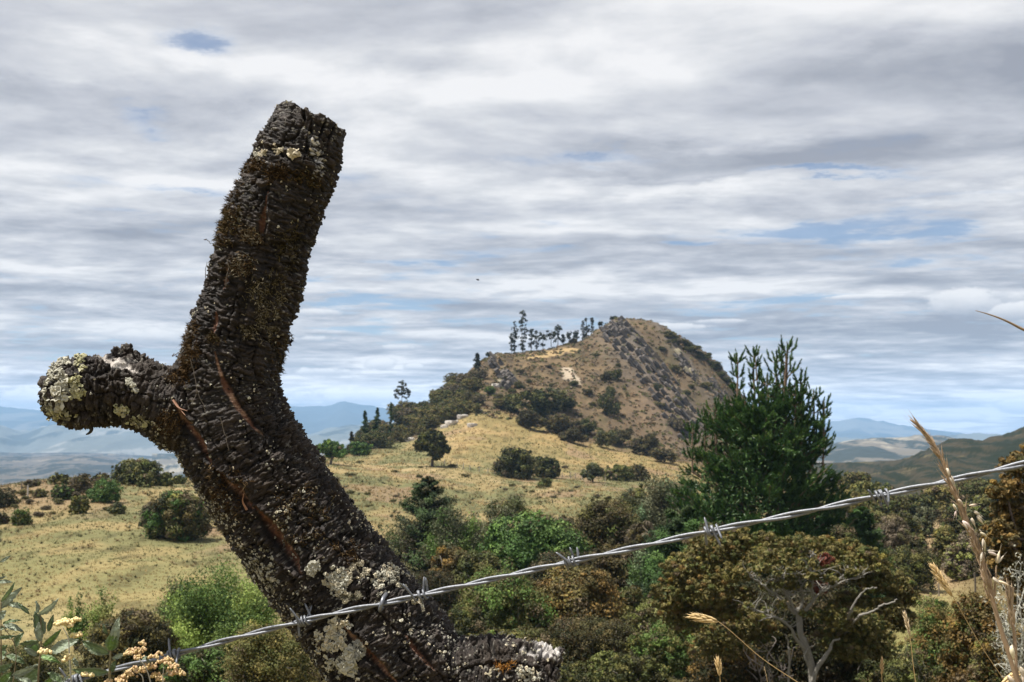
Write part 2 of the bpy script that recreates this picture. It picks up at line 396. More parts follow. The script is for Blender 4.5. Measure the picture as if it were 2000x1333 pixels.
def build_terrain():
    cpx = np.array(sorted(C_FAR)); cu = (cpx - 1000) / F
    Ys = np.unique(np.concatenate([np.geomspace(5.6, 45, 40), np.geomspace(45, 380, 240), np.linspace(380, 545, 190), np.geomspace(545, 900, 50)]))
    LY = np.log(Ys)
    A = np.zeros((len(cpx), len(Ys)))
    for i, c in enumerate(cpx):
        k = column(C_FAR[c]); x = np.log(k[:, 0]); y = k[:, 1]
        h = np.diff(x); dl = np.diff(y) / h
        m = np.zeros(len(x)); m[0] = dl[0]; m[-1] = dl[-1]          # monotone cubic
        for j in range(1, len(x) - 1):
            if dl[j - 1] * dl[j] > 0:
                w1 = 2 * h[j] + h[j - 1]; w2 = h[j] + 2 * h[j - 1]
                m[j] = (w1 + w2) / (w1 / dl[j - 1] + w2 / dl[j])
        q = np.clip(np.searchsorted(x, LY) - 1, 0, len(x) - 2)
        t = (LY - x[q]) / h[q]
        A[i] = ((1 + 2 * t) * (1 - t) ** 2) * y[q] + t * (1 - t) ** 2 * h[q] * m[q] + t * t * (3 - 2 * t) * y[q + 1] + t * t * (t - 1) * h[q] * m[q + 1]
    fine = np.arange(-60, 2061, 3.0)
    px = np.concatenate([np.arange(-3200, -60, 60), fine, np.arange(2100, 5200, 60)])
    U = (px - 1000) / F
    # cosine-eased interpolation between the columns
    q = np.clip(np.searchsorted(cpx, px) - 1, 0, len(cpx) - 2)
    t = np.clip((px - cpx[q]) / (cpx[q + 1] - cpx[q]), 0, 1)
    sl = np.gradient(A, cpx, axis=0)
    hh = (cpx[q + 1] - cpx[q])[:, None]; t = t[:, None]
    G = ((1 + 2 * t) * (1 - t) ** 2) * A[q] + t * (1 - t) ** 2 * hh * sl[q] + t * t * (3 - 2 * t) * A[q + 1] + t * t * (t - 1) * hh * sl[q + 1]
    G = G.T                                                             # rows Y, columns px
    nY, nX = G.shape
    YY = np.repeat(Ys[:, None], nX, 1)
    P = np.stack([U[None] * YY, YY, G * YY], -1).reshape(-1, 3)
    pxv, row = proj(P)
    # hill mask and relief
    hillm = sstep(395, 430, P[:, 1]) * sstep(840, 930, pxv) * (1 - sstep(560, 620, P[:, 1]))
    hillm = np.maximum(hillm, sstep(345, 400, P[:, 1]) * sstep(640, 720, pxv) * (1 - sstep(1500, 1600, pxv)) * .75)
    big = fbm(P * np.array([.02, .02, .02]), 4, 3)
    P[:, 2] += big * (.5 + 1.2 * hillm) * sstep(20, 60, P[:, 1])
    med = fbm(P * .11, 4, 9)
    P[:, 2] += med * (.12 + 1.05 * hillm) * sstep(20, 60, P[:, 1])
    # tilted strata: ledges running down to the right across the face of the hill
    sdir = np.array([150., 195.]); sdir /= np.linalg.norm(sdir); sn = np.array([sdir[1], -sdir[0]])
    rel = np.stack([pxv - 1200, row - 640], -1)
    across = rel @ sn; along = rel @ sdir
    wob = fbm(P * .06, 3, 21) * 14
    ledge = np.zeros(len(P))
    for c, wdt, amp in ((0, 24, 2.3), (70, 12, 1.2), (122, 8, .8), (-42, 10, .6)):
        ledge += amp * np.exp(-((across + wob - c) / wdt) ** 2) * sstep(-30, 10, along) * (1 - sstep(250, 300, along))
    onface = hillm * (P[:, 1] < 540)
    rough = np.abs(fbm(P * np.array([.35, .35, .35]), 3, 33))
    P[:, 2] += ledge * onface * (.5 + 1.3 * rough)
    gul = np.sin((across + wob * 1.5) / 9.0)
    P[:, 2] += gul * .5 * onface * (.4 + rough)
    P[:, 2] += fbm(P * .9, 3, 37) * .28 * onface
    # ---------------------------------------------------------------- ground colours
    n1 = fbm(P * np.array([.045, .03, .03]), 5, 40); n2 = fbm(P * np.array([.22, .12, .1]), 4, 50); n3 = fbm(P * np.array([.9, .5, .5]), 3, 60)
    straw = np.array([.228, .178, .084]); pale = np.array([.335, .252, .135]); green = np.array([.108, .115, .052]); brown = np.array([.175, .118, .062])
    def lerp(a, b, f): return a + (b - a) * np.clip(f, 0, 1)[:, None]
    c = lerp(np.broadcast_to(straw, P.shape), pale, sstep(.0, .5, n1 + .5 * n2) * .8)
    c = lerp(c, green, sstep(-.12, .32, n2 * 1.0 - n1 * .8 + .16) * .8)
    c = lerp(c, green * .8, sstep(.18, .5, n3 * .5 + n2 * .6) * .5)
    gold = sstep(255, 330, P[:, 1]) * sstep(820, 900, pxv)
    c = lerp(c, np.array([.33, .215, .085]), gold * .35)
    nearl = 1 - sstep(75, 130, P[:, 1])
    c = lerp(c, np.array([.235, .205, .085]), nearl * .4)
    c = lerp(c, c * .55, sstep(.10, .40, fbm(P * np.array([.5, .25, .25]), 4, 66)) * .8)
    c = lerp(c, np.array([.21, .142, .088]), sstep(.22, .42, fbm(P * np.array([.10, .05, .05]), 4, 86)) * .7)
    # brownish rough ground at the far left and on the right hand slope
    left = (1 - sstep(180, 280, pxv + n2 * 60)) * sstep(118, 140, P[:, 1] + n2 * 16)
    c = lerp(c, np.array([.20, .142, .085]), left * .85)
    right = sstep(1590, 1660, pxv)
    c = lerp(c, lerp(np.broadcast_to(np.array([.105, .085, .035]), P.shape), np.array([.16, .12, .06]), sstep(-.2, .4, n2)), right)
    path = np.exp(-((pxv - np.interp(row, [1000, 1030, 1080, 1130, 1200, 1260], [1850, 1838, 1808, 1830, 1815, 1770])) / np.interp(row, [1000, 1080, 1150, 1260], [18, 34, 62, 50])) ** 2) * right * sstep(995, 1025, row)
    c = lerp(c, lerp(np.broadcast_to(np.array([.285, .205, .115]), P.shape), np.array([.20, .185, .07]), sstep(1130, 1190, row + n2 * 30)), path * 1.1)
    hc = lerp(np.broadcast_to(np.array([.138, .100, .060]), P.shape), np.array([.215, .152, .085]), sstep(-.1, .45, n1 + n2 * .8))
    hc = lerp(hc, np.array([.075, .058, .038]), sstep(.0, .45, n3 * .6 + med * .7) * .8)
    hc = lerp(hc, np.array([.085, .078, .036]), sstep(.1, .5, n2 - n1 * .7) * .6)
    rightside = sstep(1290, 1400, pxv) * sstep(-30, 60, across)
    hc = lerp(hc, np.array([.115, .09, .055]), rightside * .6)
    rocky = np.clip(ledge / 1.6, 0, 1) * onface
    hc = lerp(hc, np.array([.17, .15, .132]), rocky * (.5 + .8 * rough))
    strawp = np.exp(-((pxv - 1075 - n2 * 8) / 55) ** 2 - ((row - np.interp(pxv, [1020, 1080, 1130], [699, 690, 684])) / 9) ** 2)
    strawp2 = np.exp(-((pxv - 1112 + (row - 730) * -.5 - n2 * 8) / 17) ** 2 - ((row - 733) / 17) ** 2)
    hc = lerp(hc, np.array([.42, .30, .15]), sstep(.35, .6, strawp + n3 * .3 + n2 * .2) * (P[:, 1] < 520))
    hc = lerp(hc, np.array([.50, .41, .30]), sstep(.38, .55, strawp2 + n3 * .35 + n2 * .25) * (P[:, 1] < 520))
    redd = np.exp(-((pxv - 1280) / 70) ** 2 - ((row - 800) / 60) ** 2)
    hc = lerp(hc, np.array([.20, .14, .092]), redd * .6)
    bound = np.interp(pxv, [600, 700, 760, 820, 880, 930, 1000, 1060, 1140, 1240, 1330, 1420], [900, 886, 872, 852, 826, 806, 812, 838, 868, 885, 905, 930])
    hc = hc * .70
    hm = sstep(6, -10, row - bound + n2 * 14) * sstep(640, 720, pxv) * (1 - sstep(1500, 1600, pxv)) * sstep(300, 340, P[:, 1])
    c = lerp(c, hc, hm)
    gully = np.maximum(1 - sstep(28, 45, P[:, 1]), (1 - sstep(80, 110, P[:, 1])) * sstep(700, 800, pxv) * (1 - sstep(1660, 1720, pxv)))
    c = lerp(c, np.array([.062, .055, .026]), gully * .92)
    i, j = np.meshgrid(np.arange(nY - 1), np.arange(nX - 1), indexing='ij')
    Q = np.stack([i * nX + j, i * nX + j + 1, (i + 1) * nX + j + 1, (i + 1) * nX + j], -1).reshape(-1, 4)
    m, nt, b = newmat('hillside_grass')
    a = attr(nt, 'tint')
    g = nt.nodes.new('ShaderNodeNewGeometry').outputs['Position']
    nz = noise(nt, g, 1.4, 6., .65); nz2 = noise(nt, g, 8., 3., .6)
    f = nz * .75 + nz2 * .55 + .35
    L(nt, mixc(nt, 1., a.outputs['Color'], vec(nt, f, f, f), 'MULTIPLY'), b.inputs['Base Color'])
    sets(b, .95, .1); bump(nt, b, nz + nz2 * .4, .7, .25)
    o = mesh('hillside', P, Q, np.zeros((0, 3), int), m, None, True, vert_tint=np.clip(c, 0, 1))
    tag(o, 'dry grass meadow rising to a rocky brown hill', kind='structure')
    return px, Ys, P.reshape(nY, nX, 3)[:, :, 2]
T_PX, T_Y, T_Z = build_terrain()
T_U = (T_PX - 1000) / F

def gz(x, y):
    x = np.asarray(x, float); y = np.asarray(y, float)
    u = x / y
    fi = np.interp(u, T_U, np.arange(len(T_U))); fj = np.interp(np.log(y), np.log(T_Y), np.arange(len(T_Y)))
    i = np.minimum(fi.astype(int), len(T_U) - 2); j = np.minimum(fj.astype(int), len(T_Y) - 2)
    a = fi - i; b = fj - j
    return (T_Z[j, i] * (1 - a) + T_Z[j, i + 1] * a) * (1 - b) + (T_Z[j + 1, i] * (1 - a) + T_Z[j + 1, i + 1] * a) * b

MARCH = np.geomspace(30, 600, 900)
def hit(px, row, ymin=30.):
    """first terrain point seen at a pixel -> (x, y, z)"""
    Y = MARCH[MARCH >= ymin]
    P = at(px, row, Y)
    z = gz(P[:, 0], P[:, 1])
    k = np.nonzero(z >= P[:, 2])[0]
    if len(k) == 0:
        i = int(np.argmin(P[:, 2] - z))
    else: i = int(k[0])
    return np.array([P[i, 0], P[i, 1], z[i]])

def sheet(name, rows, Y0, Y1, foot, mat, amp, seed, label, step=4., ny=60, tintf=None):
    """a range of hills: crest rows [(px,row)] at depth Y1, foot rows [(px,row)] at depth Y0, with a back slope"""
    a = np.array(rows, float); f = np.array(foot, float)
    px = np.arange(a[0, 0], a[-1, 0] + 1, step)
    cr = spl1(px, a); fr = spl1(px, f)
    t = np.concatenate([np.linspace(0, 1, ny), np.linspace(1, 1.6, 16)[1:]])
    Y = Y0 + (Y1 - Y0) * t
    zt = at(px, cr, Y1)[:, 2]; zb = at(px, fr, Y0)[:, 2]
    prof = np.where(t <= 1, np.minimum(t, 1) ** .85, 1 - (t - 1) * 1.1)
    Z = zb[None] + (zt - zb)[None] * prof[:, None]
    P = np.stack([((px - 1000) / F)[None] * Y[:, None], np.repeat(Y[:, None], len(px), 1), Z], -1)
    sh = P.shape; P = P.reshape(-1, 3)
    s = (Y1 - Y0)
    n = fbm(P * np.array([3.2, 2.2, 0]) / s + seed, 6, seed, .55)
    rid = 1 - np.abs(fbm(P * np.array([5., 1.2, 0]) / s + seed, 5, seed + 7, .55)) * 2
    env = np.repeat((np.sin(np.clip(t, 0, 1.6) / 1.6 * np.pi) ** .5)[:, None], len(px), 1).ravel()
    P[:, 2] += amp * (n * .8 + (rid - .5) * .7) * env
    nY, nX = sh[:2]
    i, j = np.meshgrid(np.arange(nY - 1), np.arange(nX - 1), indexing='ij')
    Q = np.stack([i * nX + j, i * nX + j + 1, (i + 1) * nX + j + 1, (i + 1) * nX + j], -1).reshape(-1, 4)
    tint = tintf(P) if tintf else None
    o = mesh(name, P, Q, np.zeros((0, 3), int), mat, None, True, vert_tint=tint)
    return tag(o, label, kind='structure')

def spl1(x, a):
    X_, Y_ = a[:, 0], a[:, 1]
    sl = np.gradient(Y_, X_)
    q = np.clip(np.searchsorted(X_, x) - 1, 0, len(X_) - 2); h = X_[q + 1] - X_[q]; t = (x - X_[q]) / h
    return ((1 + 2 * t) * (1 - t) ** 2) * Y_[q] + t * (1 - t) ** 2 * h * sl[q] + t * t * (3 - 2 * t) * Y_[q + 1] + t * t * (t - 1) * h * sl[q + 1]

M_FAR = tint_material('distant_land', .95, .1, .01, .3)
def lerp3(a, b, f): return a + (b - a) * np.clip(f, 0, 1)[:, None]
def far_tint(sc, base, wood, field, cut, fcut, seed):
    def f(P):
        n = fbm(P * np.array([1, .22, 2.6]) / sc + seed, 5, seed, .55); m_ = fbm(P * np.array([1, .25, 2.6]) / (sc * .35) + seed, 4, seed + 3, .55)
        c = lerp3(np.broadcast_to(np.array(base), P.shape), np.array(field), sstep(fcut - .06, fcut + .06, n * .7 + m_ * .5))
        return lerp3(c, np.array(wood), sstep(cut - .05, cut + .05, m_ * .8 - n * .4))
    return f
def build_far():
    sheet('ridge', [(1400, 955), (1600, 948), (1660, 938), (1700, 930), (1760, 920), (1795, 900), (1840, 880), (1900, 872), (1950, 861), (2000, 847), (2100, 826), (2400, 790), (3000, 760)],
          420, 760, [(1400, 1000), (1660, 985), (1760, 1005), (1850, 1010), (2000, 1000), (2400, 1000), (3000, 1000)], M_FAR, 13., 5,
          'dark brown ridge falling from the right edge', 3., 90,
          far_tint(16, (.038, .033, .020), (.013, .018, .010), (.085, .072, .038), -.04, .30, 4))
    sheet('valley_hills', [(300, 930), (1100, 900), (1400, 893), (1560, 888), (1620, 882), (1660, 870), (1710, 865), (1760, 866), (1790, 862), (1830, 866), (1880, 874), (1960, 880), (2100, 880), (2600, 870)],
          1700, 3600, [(300, 960), (1100, 965), (1560, 965), (1660, 965), (1760, 965), (1960, 960), (2600, 960)], M_FAR, 40., 12,
          'pale patchwork hills of fields and woods', 4., 90,
          far_tint(170, (.125, .11, .085), (.030, .036, .028), (.25, .22, .165), .0, .17, 14))
    sheet('low_ridge', [(-900, 880), (-200, 888), (0, 899), (60, 906), (130, 901), (180, 904), (240, 914), (300, 928), (420, 940), (700, 945), (1000, 950)],
          2000, 4300, [(-900, 985), (0, 985), (240, 985), (420, 985), (1000, 985)], M_FAR, 45., 25,
          'grey brown ridge below the left mountains', 4., 80,
          far_tint(130, (.10, .09, .075), (.03, .035, .03), (.19, .16, .12), .06, .14, 23))
    sheet('foothills', [(-1400, 850), (-300, 856), (-100, 846), (0, 838), (50, 853), (110, 838), (180, 829), (260, 836), (330, 848), (400, 852), (500, 850), (560, 843), (640, 830), (700, 824), (760, 825), (820, 835), (1000, 845), (1300, 850), (1500, 846), (1600, 848), (1800, 858), (2000, 860), (2400, 850), (3200, 850)],
          4800, 8600, [(-1400, 945), (0, 945), (400, 945), (1000, 945), (1600, 945), (3200, 945)], M_FAR, 110., 31,
          'blue hazy foothills', 4., 80,
          far_tint(420, (.11, .12, .11), (.05, .06, .055), (.20, .20, .185), .2, .20, 33))
    sheet('mountains', [(-1600, 800), (-300, 800), (0, 796), (60, 797), (160, 800), (300, 806), (450, 802), (550, 797), (610, 798), (645, 795), (668, 787), (700, 795), (745, 803), (810, 812), (950, 825), (1300, 838), (1480, 838), (1560, 832), (1610, 823), (1640, 821), (1665, 816), (1700, 823), (1760, 836), (1800, 843), (1900, 850), (1960, 853), (2200, 846), (3400, 840)],
          9500, 14500, [(-1600, 880), (0, 880), (700, 880), (1300, 880), (1700, 885), (3400, 885)], M_FAR, 120., 44,
          'blue mountain chain on the horizon', 4., 80,
          far_tint(1000, (.05, .06, .06), (.03, .04, .04), (.12, .12, .11), .25, .3, 43))
    g = Geo(); z = -330.
    g.add([(-20900, 300, z), (20900, 300, z), (20900, 17800, z), (-20900, 17800, z)], [[0, 1, 2, 3]], cq=(.2, .18, .11))
    tag(g.build('valley_floor', M_FAR), 'flat valley floor far below', kind='structure')
    # roadside verge behind and around the camera
    nx, ny = 90, 60
    xs = np.linspace(-30, 30, nx); ys = np.linspace(-20, 5.9, ny)
    gx, gy = np.meshgrid(xs, ys)
    zz = np.interp(gy, [-20, 1.0] + [k[0] for k in NEAR[1:]], [-1.3, -1.38] + [k[1] for k in NEAR[1:]]) - .012
    P = np.stack([gx, gy, zz], -1).reshape(-1, 3); P[:, 2] += fbm(P * 2., 3, 3) * .02
    i, j = np.meshgrid(np.arange(ny - 1), np.arange(nx - 1), indexing='ij')
    Q = np.stack([i * nx + j, i * nx + j + 1, (i + 1) * nx + j + 1, (i + 1) * nx + j], -1).reshape(-1, 4)
    n = fbm(P * 1.2, 4, 8)
    tag(mesh('verge', P, Q, np.zeros((0, 3), int), M_STRAW, None, True, vert_tint=lerp3(np.broadcast_to(np.array([.2, .15, .07]), P.shape), np.array([.10, .10, .035]), n + .5)), 'dry grassy verge', kind='structure')
build_far()

def verge_z(Y): return float(np.interp(Y, [k[0] for k in NEAR], [k[1] for k in NEAR]))

# haze
def build_haze():
    m = bpy.data.materials.new('haze_air'); m.use_nodes = True; nt = m.node_tree; nt.nodes.clear()
    out = nt.nodes.new('ShaderNodeOutputMaterial'); v = nt.nodes.new('ShaderNodeVolumePrincipled')
    v.inputs['Color'].default_value = (.36, .60, .93, 1); v.inputs['Density'].default_value = .76e-4
    v.inputs['Density Attribute'].default_value = ''; v.inputs['Color Attribute'].default_value = ''; v.inputs['Temperature Attribute'].default_value = ''
    v.inputs['Anisotropy'].default_value = .0
    nt.links.new(v.outputs[0], out.inputs['Volume'])
    x, y0, y1, z0, z1 = 21000, -60, 17900, -331.5, 330
    g = Geo()
    V = [(a, b, c) for a in (-x, x) for b in (y0, y1) for c in (z0, z1)]
    g.add(V, [[0, 1, 3, 2], [4, 6, 7, 5], [0, 4, 5, 1], [2, 3, 7, 6], [0, 2, 6, 4], [1, 5, 7, 3]])
    o = g.build('haze', m, tint=False)
    tag(o, kind='stuff')
build_haze()
print('terrain', time.time() - T0)
# ================================================================== PLANTS
def leafquads(g, pos, nrm, axis_bias, ln, wd, col, r):
    """rhombic leaves"""
    n = len(pos)
    rv = norm(r.normal(size=(n, 3)) + np.asarray(axis_bias))
    ax = norm(rv - nrm * np.sum(rv * nrm, -1, keepdims=True)); sd = np.cross(nrm, ax)
    ln = (ln * r.uniform(.6, 1.3, n))[:, None]; wd = (wd * r.uniform(.7, 1.25, n))[:, None]
    fold = nrm * wd * .25
    V = np.stack([pos - ax * ln * .5, pos + sd * wd * .5 + fold - ax * ln * .05, pos + ax * ln * .5, pos - sd * wd * .5 + fold - ax * ln * .05], 1).reshape(-1, 3)
    Q = np.arange(n * 4).reshape(-1, 4)
    g.add(V, Q, cq=col)

def pick(r, pal, n):
    pal = np.asarray(pal, float); k = r.integers(0, len(pal), n)
    return pal[k]

def clumps(g, r, lobes, nl, px, pal, clump=.13, leaf=(3.0, 1.8), up=.35, flat=.75, low=.25, bias=(0, 0, 0), fill=.15, inner=.30):
    """leaf clumps over the union of ellipsoid lobes; nl leaves; px = metres per render pixel"""
    L_ = np.array(lobes, float); c, R = L_[:, :3], L_[:, 3:]
    area = R[:, 0] * R[:, 2]; size = np.sqrt(area.sum())
    cr = max(clump * size, 1.8 * px)
    nc = int(max(14, nl / np.clip(nl / 140., 16, 75))); K = max(8, nl // nc)
    k = r.choice(len(L_), nc * 3, p=area / area.sum())
    d = norm(r.normal(size=(nc * 3, 3)) + np.array([0, 0, up]))
    rad = np.where(r.random(nc * 3) < fill, r.uniform(.3, .8, nc * 3), r.uniform(.82, 1.04, nc * 3))
    p = c[k] + d * R[k] * rad[:, None]
    inside = np.min(np.linalg.norm((p[:, None] - c[None]) / R[None] + 1e-9, axis=-1) + 10 * (np.arange(len(L_))[None] == k[:, None]), 1) < .72
    ok = ~inside & (d[:, 2] > -1 + low) | (r.random(nc * 3) < .12)
    p = p[ok][:nc]; d = d[ok][:nc]; nc = len(p)
    cc = pick(r, pal, nc) * r.uniform(.72, 1.28, (nc, 1))
    if inner > 0:
        w_ = r.random(nc); cc[w_ < .06] = np.array([.13, .10, .06]) * r.uniform(.7, 1.2); cc[w_ > .93] *= np.array([1.35, 1.4, 1.1])
    crr = cr * r.uniform(.55, 1.25, nc)
    e = norm(r.normal(size=(nc, K, 3)) + np.array([0, 0, .45]) + d[:, None] * .5)
    ni = int(nl * inner)
    if ni > 60:
        ki = r.choice(len(L_), ni, p=area / area.sum()); di = norm(r.normal(size=(ni, 3)))
        pi_ = c[ki] + di * R[ki] * (r.uniform(.15, .82, ni) ** .7)[:, None]
        leafquads(g, pi_, norm(r.normal(size=(ni, 3))), (0, 0, 0), leaf[0] * px * 1.9, leaf[1] * px * 2.0, pick(r, pal, ni) * r.uniform(.8, 1.1, (ni, 1)), r)  # larger leaves added inside the lobes to block light and deepen the shade
    q = p[:, None] + e * (crr[:, None] * r.random((nc, K)) ** .45)[..., None] * np.array([1, 1, flat])
    nn = norm(e + r.normal(size=e.shape) * .34)
    lc = np.repeat(cc[:, None], K, 1) * r.uniform(.8, 1.22, (nc, K, 1))
    leafquads(g, q.reshape(-1, 3), nn.reshape(-1, 3), bias, leaf[0] * px, leaf[1] * px, lc.reshape(-1, 3), r)
    return p

def limb(g, a, b, r0, r1, r, n=7, wob=.08, sides=6, col=(.16, .13, .11), sag=0.):
    a = np.asarray(a, float); b = np.asarray(b, float); d = np.linalg.norm(b - a)
    P = spline(np.stack([a + (b - a) * t + (r.normal(size=3) * wob * d if 0 < t < 1 else 0) + np.array([0, 0, sag * d * math.sin(t * math.pi)]) for t in (0, .33, .66, 1)]), n)
    V, Q, T = tube(P, np.linspace(r0, r1, n), sides)
    g.add(V, Q, T, cq=col, ct=col)
    return P

# natural leaf colours (linear albedo)
PAL = {
    'olive': [(.078, .088, .026), (.10, .104, .032), (.056, .07, .021), (.125, .118, .038)],
    'rust': [(.150, .092, .026), (.115, .076, .024), (.085, .066, .024), (.17, .112, .034)],
    'brown': [(.082, .068, .028), (.10, .08, .03), (.062, .057, .023), (.075, .074, .028)],
    'dark': [(.034, .042, .016), (.05, .05, .02), (.028, .034, .014), (.06, .055, .024)],
    'darkbrown': [(.05, .04, .018), (.065, .046, .02), (.04, .036, .016)],
    'green': [(.085, .135, .032), (.065, .115, .028), (.105, .155, .042), (.05, .09, .024)],
    'bright': [(.17, .235, .05), (.14, .205, .045), (.20, .255, .07), (.085, .14, .035)],
    'leafgreen': [(.055, .11, .026), (.045, .09, .022), (.075, .13, .034), (.035, .07, .018)],
    'sage': [(.115, .125, .07), (.095, .105, .055), (.14, .145, .085), (.07, .08, .04)],
    'paleblue': [(.11, .16, .085), (.085, .135, .07), (.14, .185, .10), (.06, .10, .05)],
    'grey': [(.145, .12, .085), (.115, .095, .068), (.17, .14, .10), (.09, .078, .05)],
    'goldolive': [(.145, .122, .038), (.118, .102, .034), (.165, .142, .056), (.085, .075, .026)],
    'conifer': [(.03, .055, .018), (.04, .07, .022), (.024, .045, .015), (.055, .085, .028)],
    'ridge': [(.034, .042, .022), (.045, .052, .026), (.028, .034, .018)],
    'yellowgreen': [(.16, .18, .05), (.13, .15, .04), (.19, .20, .075)],
}

for _k in PAL:
    _f = {'ridge': .8, 'conifer': 1., 'dark': .9, 'darkbrown': .85, 'goldolive': 1.12, 'rust': 1.05, 'olive': 1.08, 'sage': .95, 'green': 1.2, 'bright': 1.22, 'leafgreen': 1.15, 'paleblue': 1.15, 'yellowgreen': 1.1}.get(_k, 1.)
    PAL[_k] = [tuple(v * _f for v in c) for c in PAL[_k]]

def size_of(px, top, base, w, Y):
    if Y is None:
        b = hit(px, base)
        Y = b[1]
    else:
        x = float(at(px, top, Y)[0]); b = np.array([x, Y, float(gz(x, Y))])
    t = at(px, top, Y)
    H = max(t[2] - b[2], .3); W = w * Y / F
    return b, H, W, Y

SEED = [100]
def plant(kind, px, top, base, w, pal, label, cat='bush', Y=None, name=None, group=None, dens=1., **k):
    SEED[0] += 1
    r = np.random.default_rng(SEED[0])
    if 'leaf' not in k and kind == 'dome': f_ = (.8, 1.0, 1.3, .9, 1.15)[SEED[0] % 5]; k['leaf'] = (2.5 * f_, (1.55 if SEED[0] % 3 else 1.1) * f_)
    b, H, W, Y = size_of(px, top, base, w, Y)
    pm = Y / 1138.                                                     # metres per render pixel
    vis = min(H, (1345 - top) * Y / F)
    A = (W / pm) * (vis / pm)
    nl = int(np.clip(4.0 * A * dens, 500, 62000))
    P_ = PAL[pal] if isinstance(pal, str) else sum([list(PAL[q]) for q in pal], [])
    g = Geo(); tr = Geo(); rx = W / 2
    bark = k.get('bark', (.10, .08, .065))
    if kind == 'dome':
        n = k.get('n', 7); lobes = []
        for i in range(n):
            a = r.uniform(0, 6.28); q = math.sqrt(r.uniform(.0, 1)) * .62
            s = r.uniform(.38, .58)
            h = H * r.uniform(.45, .74) * (1 - .35 * q)
            lobes.append((math.cos(a) * q * rx, math.sin(a) * q * rx, h, rx * s, rx * s, min(H - h, H * .5) * r.uniform(.92, 1.0)))
        lobes.append((r.uniform(-.2, .2) * rx, 0, H * .62, rx * .5, rx * .5, H * .375))
        for sx in (-1, 1): lobes.append((sx * rx * .62, 0, H * .36, rx * .38, rx * .4, H * .34))
        for i in range(5):
            a = i * 1.2566 + r.uniform(-.4, .4); lobes.append((math.cos(a) * rx * .58, math.sin(a) * rx * .58, H * .20, rx * .42, rx * .42, H * .24))
        clumps(g, r, lobes, nl, pm, P_, k.get('clump', .13), k.get('leaf', (2.5, 1.55)), bias=k.get('bias', (0, 0, 0)), low=k.get('low', .25))
        L_ = np.array(lobes); kk = r.integers(0, len(lobes), 34); dd = norm(r.normal(size=(34, 3)) + np.array([0, 0, .55]))
        sp = L_[kk, :3] + dd * L_[kk, 3:] * r.uniform(1.0, 1.22, (34, 1)); sr = rx * r.uniform(.035, .10, 34)
        clumps(g, r, [(*p, q, q, q * 1.1) for p, q in zip(sp, sr)], int(nl * .10), pm, P_, .03, k.get('leaf', (2.5, 1.5)), bias=(0, 0, .6))
        if Y < 130:
            for i in range(26):
                j = r.integers(0, len(lobes)); d_ = norm(r.normal(size=3) + np.array([0, -.5, .4]))
                limb(tr, L_[j, :3] * np.array([.5, .5, .6]), L_[j, :3] + d_ * L_[j, 3:] * r.uniform(.98, 1.12), .7 * pm, .25 * pm, r, col=(.24, .215, .18), n=6, sides=4, wob=.12)
        for i in range(5):
            lb = lobes[i]
            limb(tr, (r.normal() * .06 * rx, r.normal() * .06 * rx, -.1), lb[:3], .03 * rx + .01, .01 * rx, r, col=bark)
    elif kind == 'tree':
        n = k.get('n', 9); lobes = []; hb = k.get('clear', .38) * .28; ct = k.get('crown_h', .26) * 1.15
        n = int(n * 1.8)
        for i in range(n):
            a = r.uniform(0, 6.28); v = r.uniform(0, 1) ** .8; q = math.sqrt(r.uniform(.15, 1)) * math.sqrt(max(0, 1 - v ** 3)) * .74
            s = r.uniform(.26, .40); rz = H * ct * r.uniform(.45, .75)
            zc = H * hb + rz + (H * (1 - hb) - 2 * rz) * v
            lobes.append((math.cos(a) * q * rx, math.sin(a) * q * rx, zc, rx * s, rx * s, rz))
        lobes.append((0, 0, H * (1 - ct * .75), rx * .45, rx * .45, H * ct * .75))
        for sx in (-1, 1): lobes.append((sx * rx * .64, 0, H * (hb + (1 - hb) * r.uniform(.35, .6)), rx * .36, rx * .36, H * ct * .6))
        clumps(g, r, lobes, int(nl * 1.3), pm, P_, k.get('clump', .07), k.get('leaf', (2.5, 1.55)))
        nt_ = k.get('trunks', 1)
        for j in range(nt_):
            x0 = (j - (nt_ - 1) / 2) * rx * .35
            top_ = np.array([x0 * .8 + k.get('lean', 0) * rx, 0, H * .5]); tr_r = max(.045 * W / nt_ ** .5, .6 * pm)
            limb(tr, (x0, 0, -.2), top_, tr_r, tr_r * .7, r, col=bark, wob=.05)
            for lb in [lobes[i] for i in range(j, len(lobes), nt_)]:
                limb(tr, top_, lb[:3], tr_r * .6, tr_r * .2, r, col=bark)
    elif kind == 'spruce':
        nb = k.get('nb', 60); rz = []
        lead = k.get('sharp', 1.0)
        pts = []; nrm = []; cols = []
        per = max(6, nl // nb); loose = k.get('loose', 1.)
        for i in range(nb):
            t = (i + .5) / nb; z = H * (.06 + .92 * t); a = r.uniform(0, 6.28)
            ln = rx * ((1 - t) ** lead * r.uniform(.6, 1.1) + .06)
            d = np.array([math.cos(a), math.sin(a), 0])
            s = r.random(per) ** .7
            p = np.array([0, 0, z]) + d * (s * ln)[:, None]
            p[:, 2] += ln * (k.get('rise', .25) * s ** 1.6 - .12 * s)
            p += r.normal(size=p.shape) * np.array([1, 1, .55]) * ln * .13 * loose
            pts.append(p); nrm.append(norm(np.array([0, 0, .8]) + r.normal(size=p.shape) * .45 + d * .6))
            cols.append(np.repeat(pick(r, P_, 1) * r.uniform(.75, 1.25), per, 0) * r.uniform(.75, 1.25, (per, 1)))
            limb(tr, (0, 0, z), np.array([0, 0, z]) + d * ln * .9 + np.array([0, 0, .1 * ln]), .012 * H * (1 - t) + .004 * H, .002 * H, r, col=bark, n=4, sides=4)
        leafquads(g, np.concatenate(pts), np.concatenate(nrm), (0, 0, .5), 2.8 * pm, 1.2 * pm, np.concatenate(cols), r)
